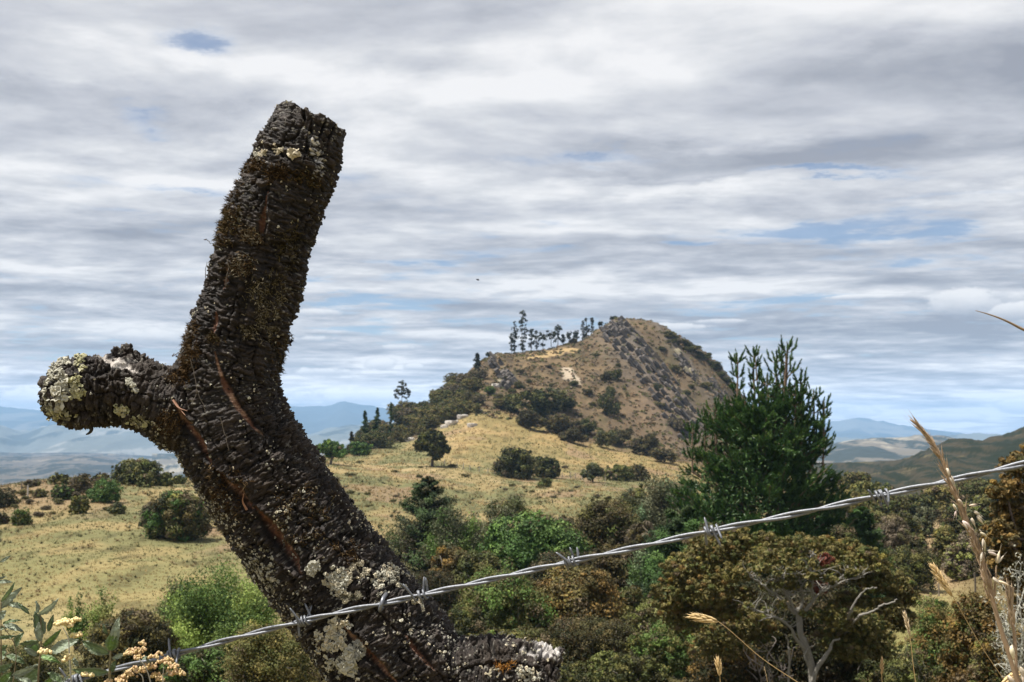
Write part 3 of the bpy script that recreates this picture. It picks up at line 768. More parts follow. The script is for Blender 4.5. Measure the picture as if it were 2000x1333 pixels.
        limb(tr, (0, 0, -.3), (0, 0, H * .98), max(.016 * H, .5 * pm), .003 * H, r, col=bark, wob=.01)
    elif kind == 'column':                                            # tall thin ridge trees: tufts up a bare stem
        blobs = k.get('blobs'); lobes = []
        if blobs is None:
            m_ = k.get('n', 7) * 2; blobs = [(r.uniform(-.55, .55) * (1.15 - t * .6), t + r.uniform(-.03, .03), r.uniform(.45, .8) * (1.2 - .5 * t)) for t in np.linspace(k.get('clear', .35), .95, m_)]
        for bx, t, s in blobs:
            lobes.append((bx * rx, r.uniform(-.4, .4) * rx, H * t, rx * s, rx * s, H * k.get('bh', .055)))
        clumps(g, r, lobes, int(nl * .62), pm, P_, .06, (1.7, .9), low=.05, inner=0., bias=(0, 0, .5))
        limb(tr, (0, 0, -.4), (0, 0, H * .95), max(.42 * pm, .05), .18 * pm, r, col=bark, wob=.015)
        for lb in lobes[::2]: limb(tr, (0, 0, lb[2] - H * .05), lb[:3], .2 * pm, .1 * pm, r, col=bark, n=4, sides=4)
    elif kind == 'feather':                                           # loose pale green fine-leaved shrubs: sprays rising and arching
        ns = k.get('ns', 60); per = max(8, nl // ns); pts = []; nrm = []; cols = []; bi = []
        for i in range(ns):
            a = r.uniform(0, 6.28); q = math.sqrt(r.random())
            tip = np.array([math.cos(a) * q * rx, math.sin(a) * q * rx * .8, H * (1 - .5 * q * q) * (1.0 if i < 4 else r.uniform(.45, 1.0))])
            st = np.array([tip[0] * .25, tip[1] * .25, H * r.uniform(.0, .25)])
            s = r.random(per) ** .6
            p = st + (tip - st) * s[:, None] + r.normal(size=(per, 3)) * (.014 + .055 * s[:, None]) * min(H, W) * np.array([1, 1, .8])
            pts.append(p); nrm.append(norm(r.normal(size=p.shape) + np.array([0, -.2, .7])))
            cols.append(np.repeat(pick(r, P_, 1) * r.uniform(.65, 1.3), per, 0) * r.uniform(.8, 1.25, (per, 1)))
            limb(tr, (st[0] * .4, st[1] * .4, -.1), st + (tip - st) * .8, .012 * W, .003 * W, r, col=bark, n=5, sides=4)
        leafquads(g, np.concatenate(pts), np.concatenate(nrm), (0, 0, 1.2), 3.0 * pm, 1.2 * pm, np.concatenate(cols), r)
    elif kind == 'twig':                                              # half bare grey brush
        lobes = [(r.normal() * .35 * rx, r.normal() * .3 * rx, H * r.uniform(.45, .7), rx * r.uniform(.35, .55), rx * .45, H * r.uniform(.25, .34)) for i in range(6)]
        clumps(g, r, lobes, int(nl * .9), pm, P_, .15, (3.8, .8), bias=(0, 0, .8))
        for i in range(40):
            lb = lobes[i % 6]; e = norm(r.normal(size=3) + np.array([0, 0, .5]))
            limb(tr, (r.normal() * .1 * rx, 0, -.1), np.array(lb[:3]) + e * np.array(lb[3:]) * 1.02, .012 * rx, .004 * rx, r, col=(.2, .17, .14), n=5, sides=4)
    nm = name or {'dome': 'bush', 'tree': 'tree', 'spruce': 'conifer_tree', 'column': 'ridge_tree', 'feather': 'feathery_shrub', 'twig': 'twiggy_shrub'}[kind]
    root = empty(nm, b, label, cat, group)
    g.build('crown' if cat == 'tree' else 'foliage', M_LEAF, root)
    tr.build('trunk' if cat == 'tree' else 'stems', M_WOOD, root)
    return root

# ---------------------------------------------------------------- left skyline and meadow bushes
plant('dome', 268, 901, 946, 98, ('olive', 'olive', 'dark'), 'broad olive dome-shaped tree standing on the left skyline', 'tree', n=9)
plant('dome', 316, 924, 949, 44, 'olive', 'small olive bush at the right foot of the dome-shaped skyline tree', n=4)
plant('dome', 283, 929, 952, 30, 'olive', 'low rounded bush in front of the dome-shaped skyline tree', n=4)
plant('dome', 348, 932, 946, 30, 'olive', 'low skyline bush close to the left edge of the post', n=4)
plant('dome', 6, 954, 992, 46, 'dark', 'dark round bush cut by the left edge of the picture', n=5)
plant('dome', 62, 939, 952, 34, ('brown', 'grey'), 'flat brown bush on the skyline beside the pale stake', n=4)
plant('dome', 115, 928, 947, 40, ('brown', 'olive'), 'low brown bush on the crest of the left knoll', n=4)
plant('dome', 157, 928, 962, 46, ('brown', 'brown', 'grey'), 'brown upright bush behind the bright green one', n=6)
plant('dome', 199, 926, 946, 32, ('olive', 'grey'), 'rounded grey olive bush between the brown bush and the skyline tree', n=4)
plant('dome', 121, 948, 976, 42, ('dark', 'green'), 'dark green round bush left of the bright green one', n=5)
plant('dome', 203, 939, 982, 62, ('leafgreen', 'leafgreen', 'green'), 'bright green bush on the left knoll', n=7)
plant('dome', 154, 970, 1004, 32, 'olive', 'lone dark olive bush standing in the grass below the bright green bush', n=4)
plant('dome', 228, 984, 1004, 36, ('olive', 'sage'), 'low sage green bush lying in the grass right of the lone olive bush', n=4)
plant('dome', 41, 997, 1026, 38, ('olive', 'green'), 'small green bush near the left edge of the meadow', n=4)
plant('dome', 4, 1001, 1024, 26, 'dark', 'small dark bush at the left picture edge below the round one', n=4)
plant('dome', 78, 958, 972, 26, ('brown', 'olive'), 'low olive tuft beside the pale stake', n=3)
plant('dome', 338, 968, 1053, 118, ('dark', 'leafgreen', 'brown', 'olive'), 'large dark mixed bush in the meadow left of the post', n=10)
plant('twig', 296, 982, 1048, 40, 'grey', 'grey half bare shrub leaning on the left side of the large dark bush')
plant('twig', 400, 966, 1030, 44, ('grey', 'olive'), 'grey branched shrub between the large dark bush and the post')

# ---------------------------------------------------------------- trees on the middle meadow
plant('tree', 844, 839, 912, 76, ('dark', 'dark', 'olive'), 'round dark tree with a short trunk alone on the golden slope', 'tree', clear=.3, crown_h=.24, n=10)
plant('dome', 1009, 878, 934, 86, ('dark', 'dark', 'olive'), 'wide dark spreading tree in the middle of the meadow', 'tree', n=11)
plant('dome', 1068, 895, 934, 48, ('dark', 'olive'), 'small dark tree at the right side of the wide meadow tree', 'tree', n=6)
plant('tree', 1157, 906, 943, 44, ('olive', 'sage'), 'small olive tree narrowing to its trunk left of the two low bushes', 'tree', clear=.3, crown_h=.27, n=6)
plant('dome', 1210, 911, 939, 54, 'olive', 'low olive bush by the meadow fence', n=5)
plant('dome', 1246, 908, 939, 46, 'brown', 'low brown bush by the meadow fence', n=5)
plant('dome', 1063, 934, 952, 26, 'olive', 'tiny olive bush in the grass below the wide meadow tree', n=3)
plant('tree', 646, 860, 908, 62, ('leafgreen', 'green'), 'bright green tree with a flat crown right of the post', 'tree', clear=.4, crown_h=.24, n=7, lean=.2)
plant('dome', 703, 864, 890, 40, ('leafgreen', 'green'), 'bright green rounded bush beside the flat-crowned green tree', n=5)
plant('dome', 650, 935, 975, 40, ('grey', 'brown'), 'greyish bush just right of the leaning post', n=4, Y=170)
plant('spruce', 686, 843, 888, 26, ('dark', 'brown'), 'small brownish conifer between the two bright green crowns', 'tree', nb=40)
plant('spruce', 713, 802, 872, 30, 'conifer', 'slim conifer left of its twin on the slope edge', 'tree', Y=340, nb=50, sharp=.9)
plant('spruce', 737, 796, 868, 28, 'conifer', 'taller slim conifer at the edge of the scrub slope', 'tree', Y=350, nb=50, sharp=.9)
plant('spruce', 764, 785, 852, 12, 'conifer', 'very thin dead looking conifer left of the mop-headed tree', 'tree', Y=360, nb=30)
plant('column', 785, 748, 838, 36, 'ridge', 'mop-headed tree with a bare stem on the left slope', 'tree', Y=370, blobs=[(0, .86, .85), (-.35, .78, .55), (.4, .8, .55), (0, .95, .45), (-.4, .36, .6), (.1, .28, .7), (-.2, .2, .7)], bh=.075)
plant('spruce', 932, 690, 738, 22, 'ridge', 'single small pine on the skyline left of the cliff', 'tree', Y=455, nb=40, sharp=.55)
plant('dome', 905, 730, 762, 26, ('brown', 'grey'), 'thin grey bush on the skyline below the single small pine', n=4, Y=450)

# ---------------------------------------------------------------- ridge trees
RT = [(999, 655, 692, 13, 'short dark tree at the left end of the ridge grove', dict(n=6, clear=.25)),
      (1005, 630, 692, 11, 'slim dark tree second from the left in the ridge grove', dict(n=8, clear=.2)),
      (1021, 608, 693, 19, 'tallest tree of the ridge grove with a separate tuft on top', dict(blobs=[(0, .95, .45), (0, .9, .5), (.1, .77, .6), (-.2, .7, .8), (.3, .62, .8), (-.1, .52, 1.), (.2, .42, .9), (-.2, .33, .9), (.1, .24, .7), (-.3, .16, .5), (.2, .12, .5)])),
      (1037, 645, 690, 12, 'narrow tree just right of the tallest ridge tree', dict(n=6, clear=.25)),
      (1048, 644, 689, 15, 'bushy topped ridge tree fifth from the left', dict(blobs=[(0, .85, .9), (-.3, .7, .9), (.3, .65, .9), (0, .5, .6), (0, .35, .5), (.1, .2, .5)])),
      (1061, 648, 686, 16, 'ridge tree with a flat spread crown over a thin stem', dict(blobs=[(-.4, .8, .6), (.3, .7, .9), (0, .62, .9), (-.2, .3, .5)])),
      (1077, 644, 682, 18, 'forked ridge tree with a wide open crown', dict(blobs=[(-.7, .85, .5), (-.4, .7, .7), (.3, .68, .8), (.6, .8, .5), (0, .52, .5)])),
      (1089, 634, 680, 16, 'full crowned ridge tree at the right of the grove', dict(blobs=[(0, .9, .6), (.2, .78, .8), (-.2, .68, .8), (0, .5, .8), (.2, .36, .6), (-.5, .25, .5)])),
      (1100, 654, 678, 9, 'thin small tree right of the full crowned one', dict(n=4, clear=.4)),
      (1112, 649, 673, 12, 'pale sparse tree standing alone on the ridge', dict(n=4, clear=.5)),
      (1126, 647, 670, 11, 'crooked small tree left of the three spires', dict(n=5, clear=.3)),
      (1138, 628, 668, 7, 'left spire of the three spire trees near the summit', dict(n=9, clear=.12)),
      (1146, 622, 665, 12, 'middle and broadest of the three spire trees', dict(n=10, clear=.1)),
      (1155, 621, 661, 7, 'right and thinnest of the three spire trees', dict(n=9, clear=.15)),
      (1171, 631, 652, 11, 'small round-headed tree between the spires and the summit', dict(n=3, clear=.65)),
      (1198, 619, 636, 14, 'dark bush at the left shoulder of the summit', dict(n=4, clear=.4)),
      (954, 690, 704, 9, 'tiny dark tree on the brink of the left cliff', dict(n=4, clear=.35))]
def ridge_trees():
    for x, t, b, w, lab, kw in RT:
        # the skyline depth of this column
        Y = np.linspace(440, 560, 200); u = (x - 1000) / F
        Yr = float(Y[np.argmax(gz(u * Y, Y) / Y)])
        plant('column', x, t, b, w, 'ridge', lab, 'tree', Y=Yr, group='trees along the hill ridge', dens=1.3, **kw)
ridge_trees()

# ---------------------------------------------------------------- scrub on the hill: a few moulds, copied
def make_scrub_moulds():
    out = []
    for k, pal in enumerate([('olive', 'brown', 'goldolive'), ('brown', 'grey', 'grey'), ('dark', 'olive', 'olive'), ('olive', 'sage', 'goldolive'), ('darkbrown', 'brown', 'brown'), ('olive', 'green')]):
        for v in range(2):
            r = np.random.default_rng(500 + k * 7 + v); g = Geo()
            lobes = [(r.normal() * .22, r.normal() * .22, r.uniform(.3, .62), r.uniform(.22, .34), r.uniform(.22, .34), r.uniform(.24, .36)) for i in range(6)]
            clumps(g, r, lobes, 4200, .0165, sum([PAL[q] for q in pal], []), .13, (3.2, 2.0))
            o = g.build('scrub_bush', M_LEAF)
            COL.objects.unlink(o); out.append(o)
    return out
MOULD = make_scrub_moulds()
def scrub(px, row, w, h, k, label, group, rr, cat='bush'):
    b = hit(px, row); Y = b[1]
    o = MOULD[k].copy(); COL.objects.link(o)
    o.location = b - np.array([0, 0, .06 * h * Y / F])
    W = w * Y / F; Hh = h * Y / F
    o.scale = (W / .95, W / .95, Hh / .88); o.rotation_euler = (0, 0, rr.uniform(0, 6.28))
    return tag(o, label, cat, group)
def hill_scrub():
    r = np.random.default_rng(77)
    # the left flank: skyline and lower edge in pixels
    for i in range(74):
        x = r.uniform(712, 935); top = np.interp(x, [712, 760, 800, 860, 935], [862, 836, 812, 778, 742]); bot = np.interp(x, [712, 760, 800, 860, 935], [884, 874, 862, 836, 800])
        y = top + (bot - top) * r.random()
        s = r.uniform(22, 40)
        scrub(x, y, s * 1.1, s * .85, int(r.choice([0, 1, 2, 3, 0, 1, 4, 5, 6, 7])), 'brown olive scrub bush in the thicket on the left flank of the hill', 'scrub thicket on the left flank of the hill', r)
    named = [(1062, 820, 92, 58, 5, 'largest dark bush in the middle of the hill foot thicket'), (1035, 838, 56, 40, 8, 'dark brown bush at the left end of the hill foot thicket'),
             (1090, 800, 60, 36, 4, 'dark olive bush at the top of the hill foot thicket'), (1098, 850, 60, 40, 9, 'brown bush in the lower middle of the hill foot thicket'),
             (1118, 866, 48, 30, 8, 'dark bush at the lower right of the hill foot thicket'), (1140, 848, 46, 34, 4, 'olive bush right of the hill foot thicket'),
             (1178, 876, 40, 34, 7, 'sage grey bush at the hill foot'), (1205, 872, 44, 34, 9, 'brown bush between the sage grey bush and the dark round one'),
             (1262, 890, 54, 46, 8, 'dark brown round bush at the foot of the rock band'), (1192, 815, 30, 44, 5, 'upright dark bush on the open slope left of the rock band'),
             (1190, 780, 22, 26, 4, 'dark green bush halfway up below the summit'), (1205, 745, 20, 22, 5, 'dark green bush under the summit rocks'),
             (1183, 748, 20, 22, 8, 'dark bush next to the pale scar below the summit'), (1330, 845, 40, 26, 3, 'olive bush near the bottom of the rock band'),
             (1285, 765, 14, 16, 5, 'tiny dark bush left of the rock band'), (985, 800, 36, 24, 0, 'olive bush at the foot of the left cliff'),
             (1005, 806, 26, 22, 7, 'pale bush right of the cliff foot bush'), (960, 770, 24, 18, 10, 'green bush high under the left cliff'),
             (1120, 672, 16, 12, 8, 'dark bush beside the ridge path'), (1300, 905, 50, 30, 9, 'brown bush at the end of the golden slope'),
             (1150, 775, 18, 14, 9, 'small brown bush in the middle of the slope')]
    for x, y, w, h, k, lab in named: scrub(x, y, w, h, k, lab, 'bushes at the foot of the hill' if y > 790 else 'bushes on the hill face', r)
    for i in range(34):
        x = r.uniform(965, 1400); t = np.interp(x, [965, 1100, 1200, 1240, 1300, 1400], [735, 700, 680, 660, 680, 745]); b = np.interp(x, [965, 1060, 1150, 1250, 1400], [800, 790, 830, 860, 880])
        y = r.uniform(t, b); s = r.uniform(7, 16)
        scrub(x, y, s * 1.3, s * .8, int(r.integers(0, 10)), 'small low bush dotted on the brown hill face', 'small bushes dotted over the hill face', r)
    # skyline shrubs on the right shoulder
    for i in range(24):
        x = r.uniform(1290, 1432); sk = np.interp(x, [1240, 1290, 1350, 1400, 1440], [630, 645, 676, 716, 766])
        scrub(x, sk + r.uniform(2, 16), r.uniform(12, 26), r.uniform(7, 12), int(r.choice([2, 4, 5, 0])), 'low dark bush along the right skyline of the hill', 'low bushes along the right skyline of the hill', r)
    # rough ground on the left knoll
    for i in range(17):
        x = r.uniform(0, 215); y = np.interp(x, [0, 110, 215], [962, 944, 948]) + r.uniform(2, 62)
        s = r.uniform(8, 18)
        scrub(x, y, s * 1.4, s * .75, int(r.choice([1, 3, 0, 2, 6])), 'small rough tuft bush on the left knoll', 'tuft bushes on the left knoll', r)
    for i in range(26):
        x = r.uniform(640, 1230); y = r.uniform(905, 1000); s = r.uniform(5, 11)
        scrub(x, y, s * 1.5, s * .7, int(r.choice([1, 3, 0, 6])), 'tiny green tuft bush in the golden meadow', 'tiny tufts in the golden meadow', r)
hill_scrub()
print('scrub', time.time() - T0)
# ---------------------------------------------------------------- the gully: big shrubs and trees below the meadow
plant('spruce', 836, 930, 1130, 205, ('conifer', 'conifer', 'dark'), 'dark layered conifer tree right of the post', 'tree', Y=98, nb=130, sharp=.8, rise=.5, loose=.75, dens=.9)
plant('feather', 893, 956, 1130, 112, ('sage', 'sage', 'green'), 'grey green tree beside the dark layered conifer', 'tree', Y=94, dens=1.3)
plant('dome', 985, 974, 1120, 104, ('sage', 'olive'), 'olive grey tree behind the leaf green bush', 'tree', Y=101, n=8)
plant('dome', 1034, 1017, 1120, 200, ('leafgreen', 'leafgreen', 'green'), 'wide leaf green bush in the middle of the gully', Y=88, n=10)
plant('dome', 1172, 984, 1130, 142, ('darkbrown', 'brown', 'olive'), 'dark brown bush right of the leaf green one', Y=96, n=9)
plant('dome', 1110, 1012, 1110, 80, ('brown', 'sage'), 'dull brown bush between the leaf green and dark brown bushes', Y=99, n=6)
plant('twig', 1258, 998, 1090, 60, ('grey', 'brown'), 'pinkish grey twiggy shrub beside the pine', Y=92)
plant('dome', 880, 1071, 1150, 76, ('rust', 'brown'), 'rust brown bush under the grey green tree', Y=82, n=6)
plant('dome', 935, 1085, 1180, 110, ('dark', 'olive'), 'dark bush below the leaf green bush', Y=80, n=7)
plant('dome', 1090, 1085, 1180, 150, ('darkbrown', 'dark'), 'dark shaded bush beneath the leaf green bush', Y=78, n=7)
plant('dome', 1195, 1070, 1180, 110, ('darkbrown', 'brown'), 'dark brown bush beneath the other dark brown one', Y=80, n=7)
plant('dome', 848, 1120, 1230, 110, ('dark', 'darkbrown'), 'dark bush hidden behind the right edge of the post', Y=76, n=7)
plant('dome', 985, 1126, 1270, 176, ('olive', 'olive', 'green'), 'round olive green bush below the barbed wire', Y=62, n=10)
plant('dome', 1122, 1117, 1270, 172, ('brown', 'goldolive', 'rust'), 'brown and gold bush below the barbed wire', Y=64, n=10)
plant('dome', 905, 1190, 1300, 120, ('dark', 'olive'), 'dark olive bush over the broken stub of the post', Y=60, n=7)
plant('feather', 1274, 1040, 1190, 96, ('paleblue', 'paleblue', 'leafgreen'), 'bluish green feathery shrub left of the pine', Y=78, dens=1.3)
plant('dome', 1262, 1177, 1280, 110, ('olive', 'yellowgreen', 'brown'), 'olive bush with yellow green tips below the feathery shrub', Y=60, n=7)
plant('dome', 1296, 1220, 1360, 140, ('olive', 'green'), 'olive green bush left of the pale-trunked tree', Y=52, n=8)
plant('dome', 1215, 1150, 1260, 90, ('olive', 'brown'), 'olive brown bush behind the yellow tipped bush', Y=68, n=6)
plant('dome', 1150, 1215, 1340, 210, ('darkbrown', 'dark', 'brown'), 'very dark wide bush at the bottom of the gully', Y=54, n=9)
plant('dome', 1010, 1232, 1340, 150, ('brown', 'olive'), 'brown olive bush behind the weathered stub', Y=52, n=8)
plant('dome', 965, 1232, 1330, 34, ('bright', 'yellowgreen'), 'small light green bush peeping over the post stub', Y=49, n=4)
plant('dome', 1180, 1275, 1380, 60, ('yellowgreen', 'olive'), 'yellow green bush in the clearing under the dark bushes', Y=47, n=5)
plant('dome', 1240, 1285, 1390, 130, ('dark', 'olive'), 'dark green bush at the lower picture edge', Y=45, n=6)
plant('dome', 1110, 1300, 1390, 120, ('olive', 'dark'), 'olive bush at the lower picture edge beside the stub', Y=44, n=6)
plant('feather', 1285, 915, 1080, 100, ('sage', 'paleblue', 'sage'), 'pale sage shrub left of the big pine', Y=112, dens=1.2)
plant('feather', 1330, 895, 1060, 80, ('sage', 'paleblue'), 'pale sage shrub tucked behind the left side of the pine', Y=125, dens=1.2)
plant('dome', 1245, 960, 1040, 70, ('sage', 'olive'), 'sage bush at the lower end of the golden slope', Y=120, n=6)
plant('spruce', 1335, 990, 1200, 170, ('conifer', 'leafgreen'), 'dark green young pine at the left foot of the big pine', 'tree', Y=76, nb=80, sharp=.5, rise=.6, dens=1.3)
plant('spruce', 1684, 990, 1150, 120, ('conifer', 'leafgreen'), 'green young pine at the right foot of the big pine', 'tree', Y=82, nb=70, sharp=.5, rise=.6, dens=1.3)
plant('spruce', 1721, 1058, 1200, 30, ('conifer',), 'narrow dark conifer right of the pale-trunked tree crown', 'tree', Y=62, nb=60, sharp=.35, rise=.6, dens=1.6)

plant('dome', 1648, 1035, 1150, 86, ('olive', 'dark'), 'olive bush at the right foot of the big pine', Y=74, n=7)
plant('dome', 1625, 985, 1100, 60, ('dark', 'olive'), 'dark bush half hidden behind the right side of the pine', Y=92, n=6)
plant('dome', 1400, 1030, 1180, 120, ('dark', 'olive'), 'dark bush under the left boughs of the big pine', Y=72, n=7)
# bottom left
plant('feather', 440, 1098, 1330, 260, ('bright', 'bright', 'green'), 'large bright green feathery shrub behind the post', Y=50, dens=1.5, ns=70)
plant('feather', 352, 1118, 1250, 90, ('green', 'sage'), 'dull green spray left of the bright feathery shrub', Y=58, dens=1.0)
plant('feather', 212, 1142, 1260, 84, ('bright', 'yellowgreen'), 'thin light green sapling in the meadow at the lower left', Y=54, dens=.45, ns=26)
plant('feather', 152, 1150, 1250, 56, ('green', 'bright'), 'thin green sapling left of the light green one', Y=56, dens=.4, ns=18)
plant('dome', 250, 1203, 1330, 176, ('darkbrown', 'dark', 'goldolive'), 'dark brown bush behind the flowering plants', Y=47, n=9)
plant('dome', 540, 1228, 1370, 190, ('olive', 'goldolive'), 'olive brown bush at the lower edge left of the post', Y=40, n=9)
plant('dome', 400, 1270, 1370, 150, ('green', 'dark'), 'dark green bush under the bright feathery shrub', Y=42, n=7)
plant('dome', 60, 1262, 1370, 180, ('dark', 'olive'), 'dark bush at the lower left corner behind the leaves', Y=40, n=7)

# right hand slope
RS = [(1662, 925, 70, ('olive', 'brown'), 230, 'olive bush on the skyline right of the pine'), (1700, 945, 84, ('olive', 'olive'), 200, 'low olive bush crowning the right slope'),
      (1655, 962, 90, ('olive', 'goldolive'), 170, 'golden olive bush behind the barb on the right'), (1735, 972, 70, ('brown', 'olive'), 190, 'brown olive bush under the right barb'),
      (1690, 1000, 100, ('olive', 'brown'), 140, 'wide olive bush above the grey brush'), (1790, 968, 74, ('olive', 'dark'), 200, 'dark olive bush above the path head'),
      (1842, 950, 84, ('olive', 'goldolive'), 205, 'golden bush right of the path head'), (1900, 938, 90, ('brown', 'olive'), 215, 'brown bush under the right end of the wire'),
      (1765, 1002, 66, ('olive', 'dark'), 150, 'dark bush on the left bank of the path'), (1800, 992, 44, ('sage',), 160, 'sage bush at the top of the path'),
      (1880, 985, 90, ('dark', 'olive'), 150, 'dark bush on the right bank of the path'), (1925, 972, 60, ('sage', 'olive'), 135, 'sage bush against the dark right bank'),
      (1960, 950, 80, ('brown', 'dark'), 160, 'dark brown bush beside the rust brown tree'), (1786, 1045, 56, ('olive', 'dark'), 115, 'dark olive bush at the bend of the path'),
      (1778, 1072, 96, ('olive', 'olive', 'dark'), 98, 'large olive bush left of the path'), (1845, 1032, 54, ('olive', 'goldolive'), 118, 'small golden olive bush in the path'),
      (1900, 1040, 70, ('grey', 'brown'), 115, 'grey brown bush right of the path'), (1935, 1060, 60, ('darkbrown', 'dark'), 100, 'dark brown bush between path and rust brown tree'),
      (1878, 1062, 70, ('yellowgreen', 'grey'), 105, 'pale yellow bush on the right of the path')]
for x, t, w, p, Y, lab in RS: plant('dome', x, t, 0, w, p, lab, Y=Y, n=6, group='bushes on the right slope')
plant('twig', 1738, 1008, 1100, 92, ('grey', 'grey', 'brown'), 'rounded grey bare brush on the right slope', Y=110)
plant('dome', 1835, 1180, 1400, 140, ('olive', 'green', 'rust'), 'green and rust bush at the lower right', Y=33, n=9, clump=.1)
plant('dome', 1890, 1165, 1400, 130, ('rust', 'rust', 'olive'), 'rust brown bush at the lower right beside the tall grass', Y=30, n=8, clump=.1)
plant('dome', 1770, 1265, 1400, 110, ('olive', 'yellowgreen', 'dark'), 'low yellow green bush under the short grass spike', Y=31, n=7, clump=.1)
plant('dome', 1935, 1240, 1400, 120, ('darkbrown', 'olive', 'rust'), 'dark bush behind the tall grass stalk', Y=28, n=7, clump=.1)
# rust brown tree on the right edge, with bare white twigs at its foot
def right_tree():
    r = np.random.default_rng(901)
    Y = 22.; x0 = float(at(2030, 1100, Y)[0]); z0 = float(gz(x0, Y)); base = np.array([x0, Y, z0]); pm = Y / 1138.
    root = empty('tree', base, 'tall rust brown tree cut by the right edge of the picture', 'tree')
    def loc(px, py, dy=0.): return at(px, py, Y + dy) - base
    g = Geo(); lobes = []
    for px, py, rw, dy in [(1985, 915, 34, 0), (2030, 900, 45, .5), (1965, 960, 30, -.3), (1975, 1010, 40, 0), (1955, 1050, 36, -.4), (2000, 1060, 50, .2), (1962, 1095, 34, -.2), (1990, 1130, 44, .3),
                           (2060, 960, 60, 0), (2070, 1080, 70, .4), (2090, 1190, 70, 0), (2010, 1190, 46, .8), (2000, 1270, 50, .8)]:
        p = loc(px, py, dy); R = rw * Y / F; lobes.append((*p, R, R, R * .8))
    clumps(g, r, lobes, 30000, pm, PAL['rust'] + PAL['rust'] + PAL['brown'], .07, (3.2, 2.0))
    g.build('crown', M_LEAF, root)
    t = Geo(); tk = loc(2040, 1150)
    limb(t, (0, 0, -.3), tk, .11, .08, r, col=(.12, .09, .07))
    for lb in lobes: limb(t, tk, lb[:3], .05, .015, r, col=(.12, .09, .07))
    t.build('trunk', M_WOOD, root)
    # the white twigs: a bare shrub of its own
    Yb = 19.; xb = float(at(1985, 1200, Yb)[0]); bb = np.array([xb, Yb, float(gz(xb, Yb))])
    rt = empty('bare_shrub', bb, 'bare shrub with lichen-white twigs in front of the rust brown tree', 'bush')
    w = Geo(); c0 = at(1990, 1330, Yb) - bb
    limb(w, (0, 0, -.2), c0, .03, .02, r, col=(.4, .39, .34), wob=.02)
    tips = [(1958, 1128), (1970, 1110), (1985, 1120), (1950, 1160), (1962, 1180), (1998, 1150), (1975, 1215), (1955, 1250), (1985, 1235), (2005, 1200), (1995, 1100), (1945, 1215), (1968, 1280), (1992, 1290)]
    lf = Geo(); pp = []
    for px, py in tips:
        q = at(px, py, Yb + r.uniform(-.3, .3)) - bb
        P = limb(w, c0 + (q - c0) * r.uniform(0, .3), q, .012, .004, r, n=9, col=(.45, .44, .38), wob=.1, sides=5)
        for j in range(9):
            s = P[r.integers(2, 9)]; e = s + r.normal(size=3) * .13
            limb(w, s, e, .006, .002, r, n=5, col=(.5, .49, .42), wob=.15, sides=4); pp.append(e)
    w.build('branches', M_WOOD, rt)
    pp = np.repeat(np.array(pp), 6, 0); pp = pp + r.normal(size=pp.shape) * .05
    leafquads(lf, pp, norm(r.normal(size=pp.shape)), (0, 0, 0), .05, .03, pick(r, [(.3, .3, .24), (.2, .2, .14), (.38, .37, .3)], len(pp)), r)
    lf.build('lichen', M_LEAF, rt)
right_tree()

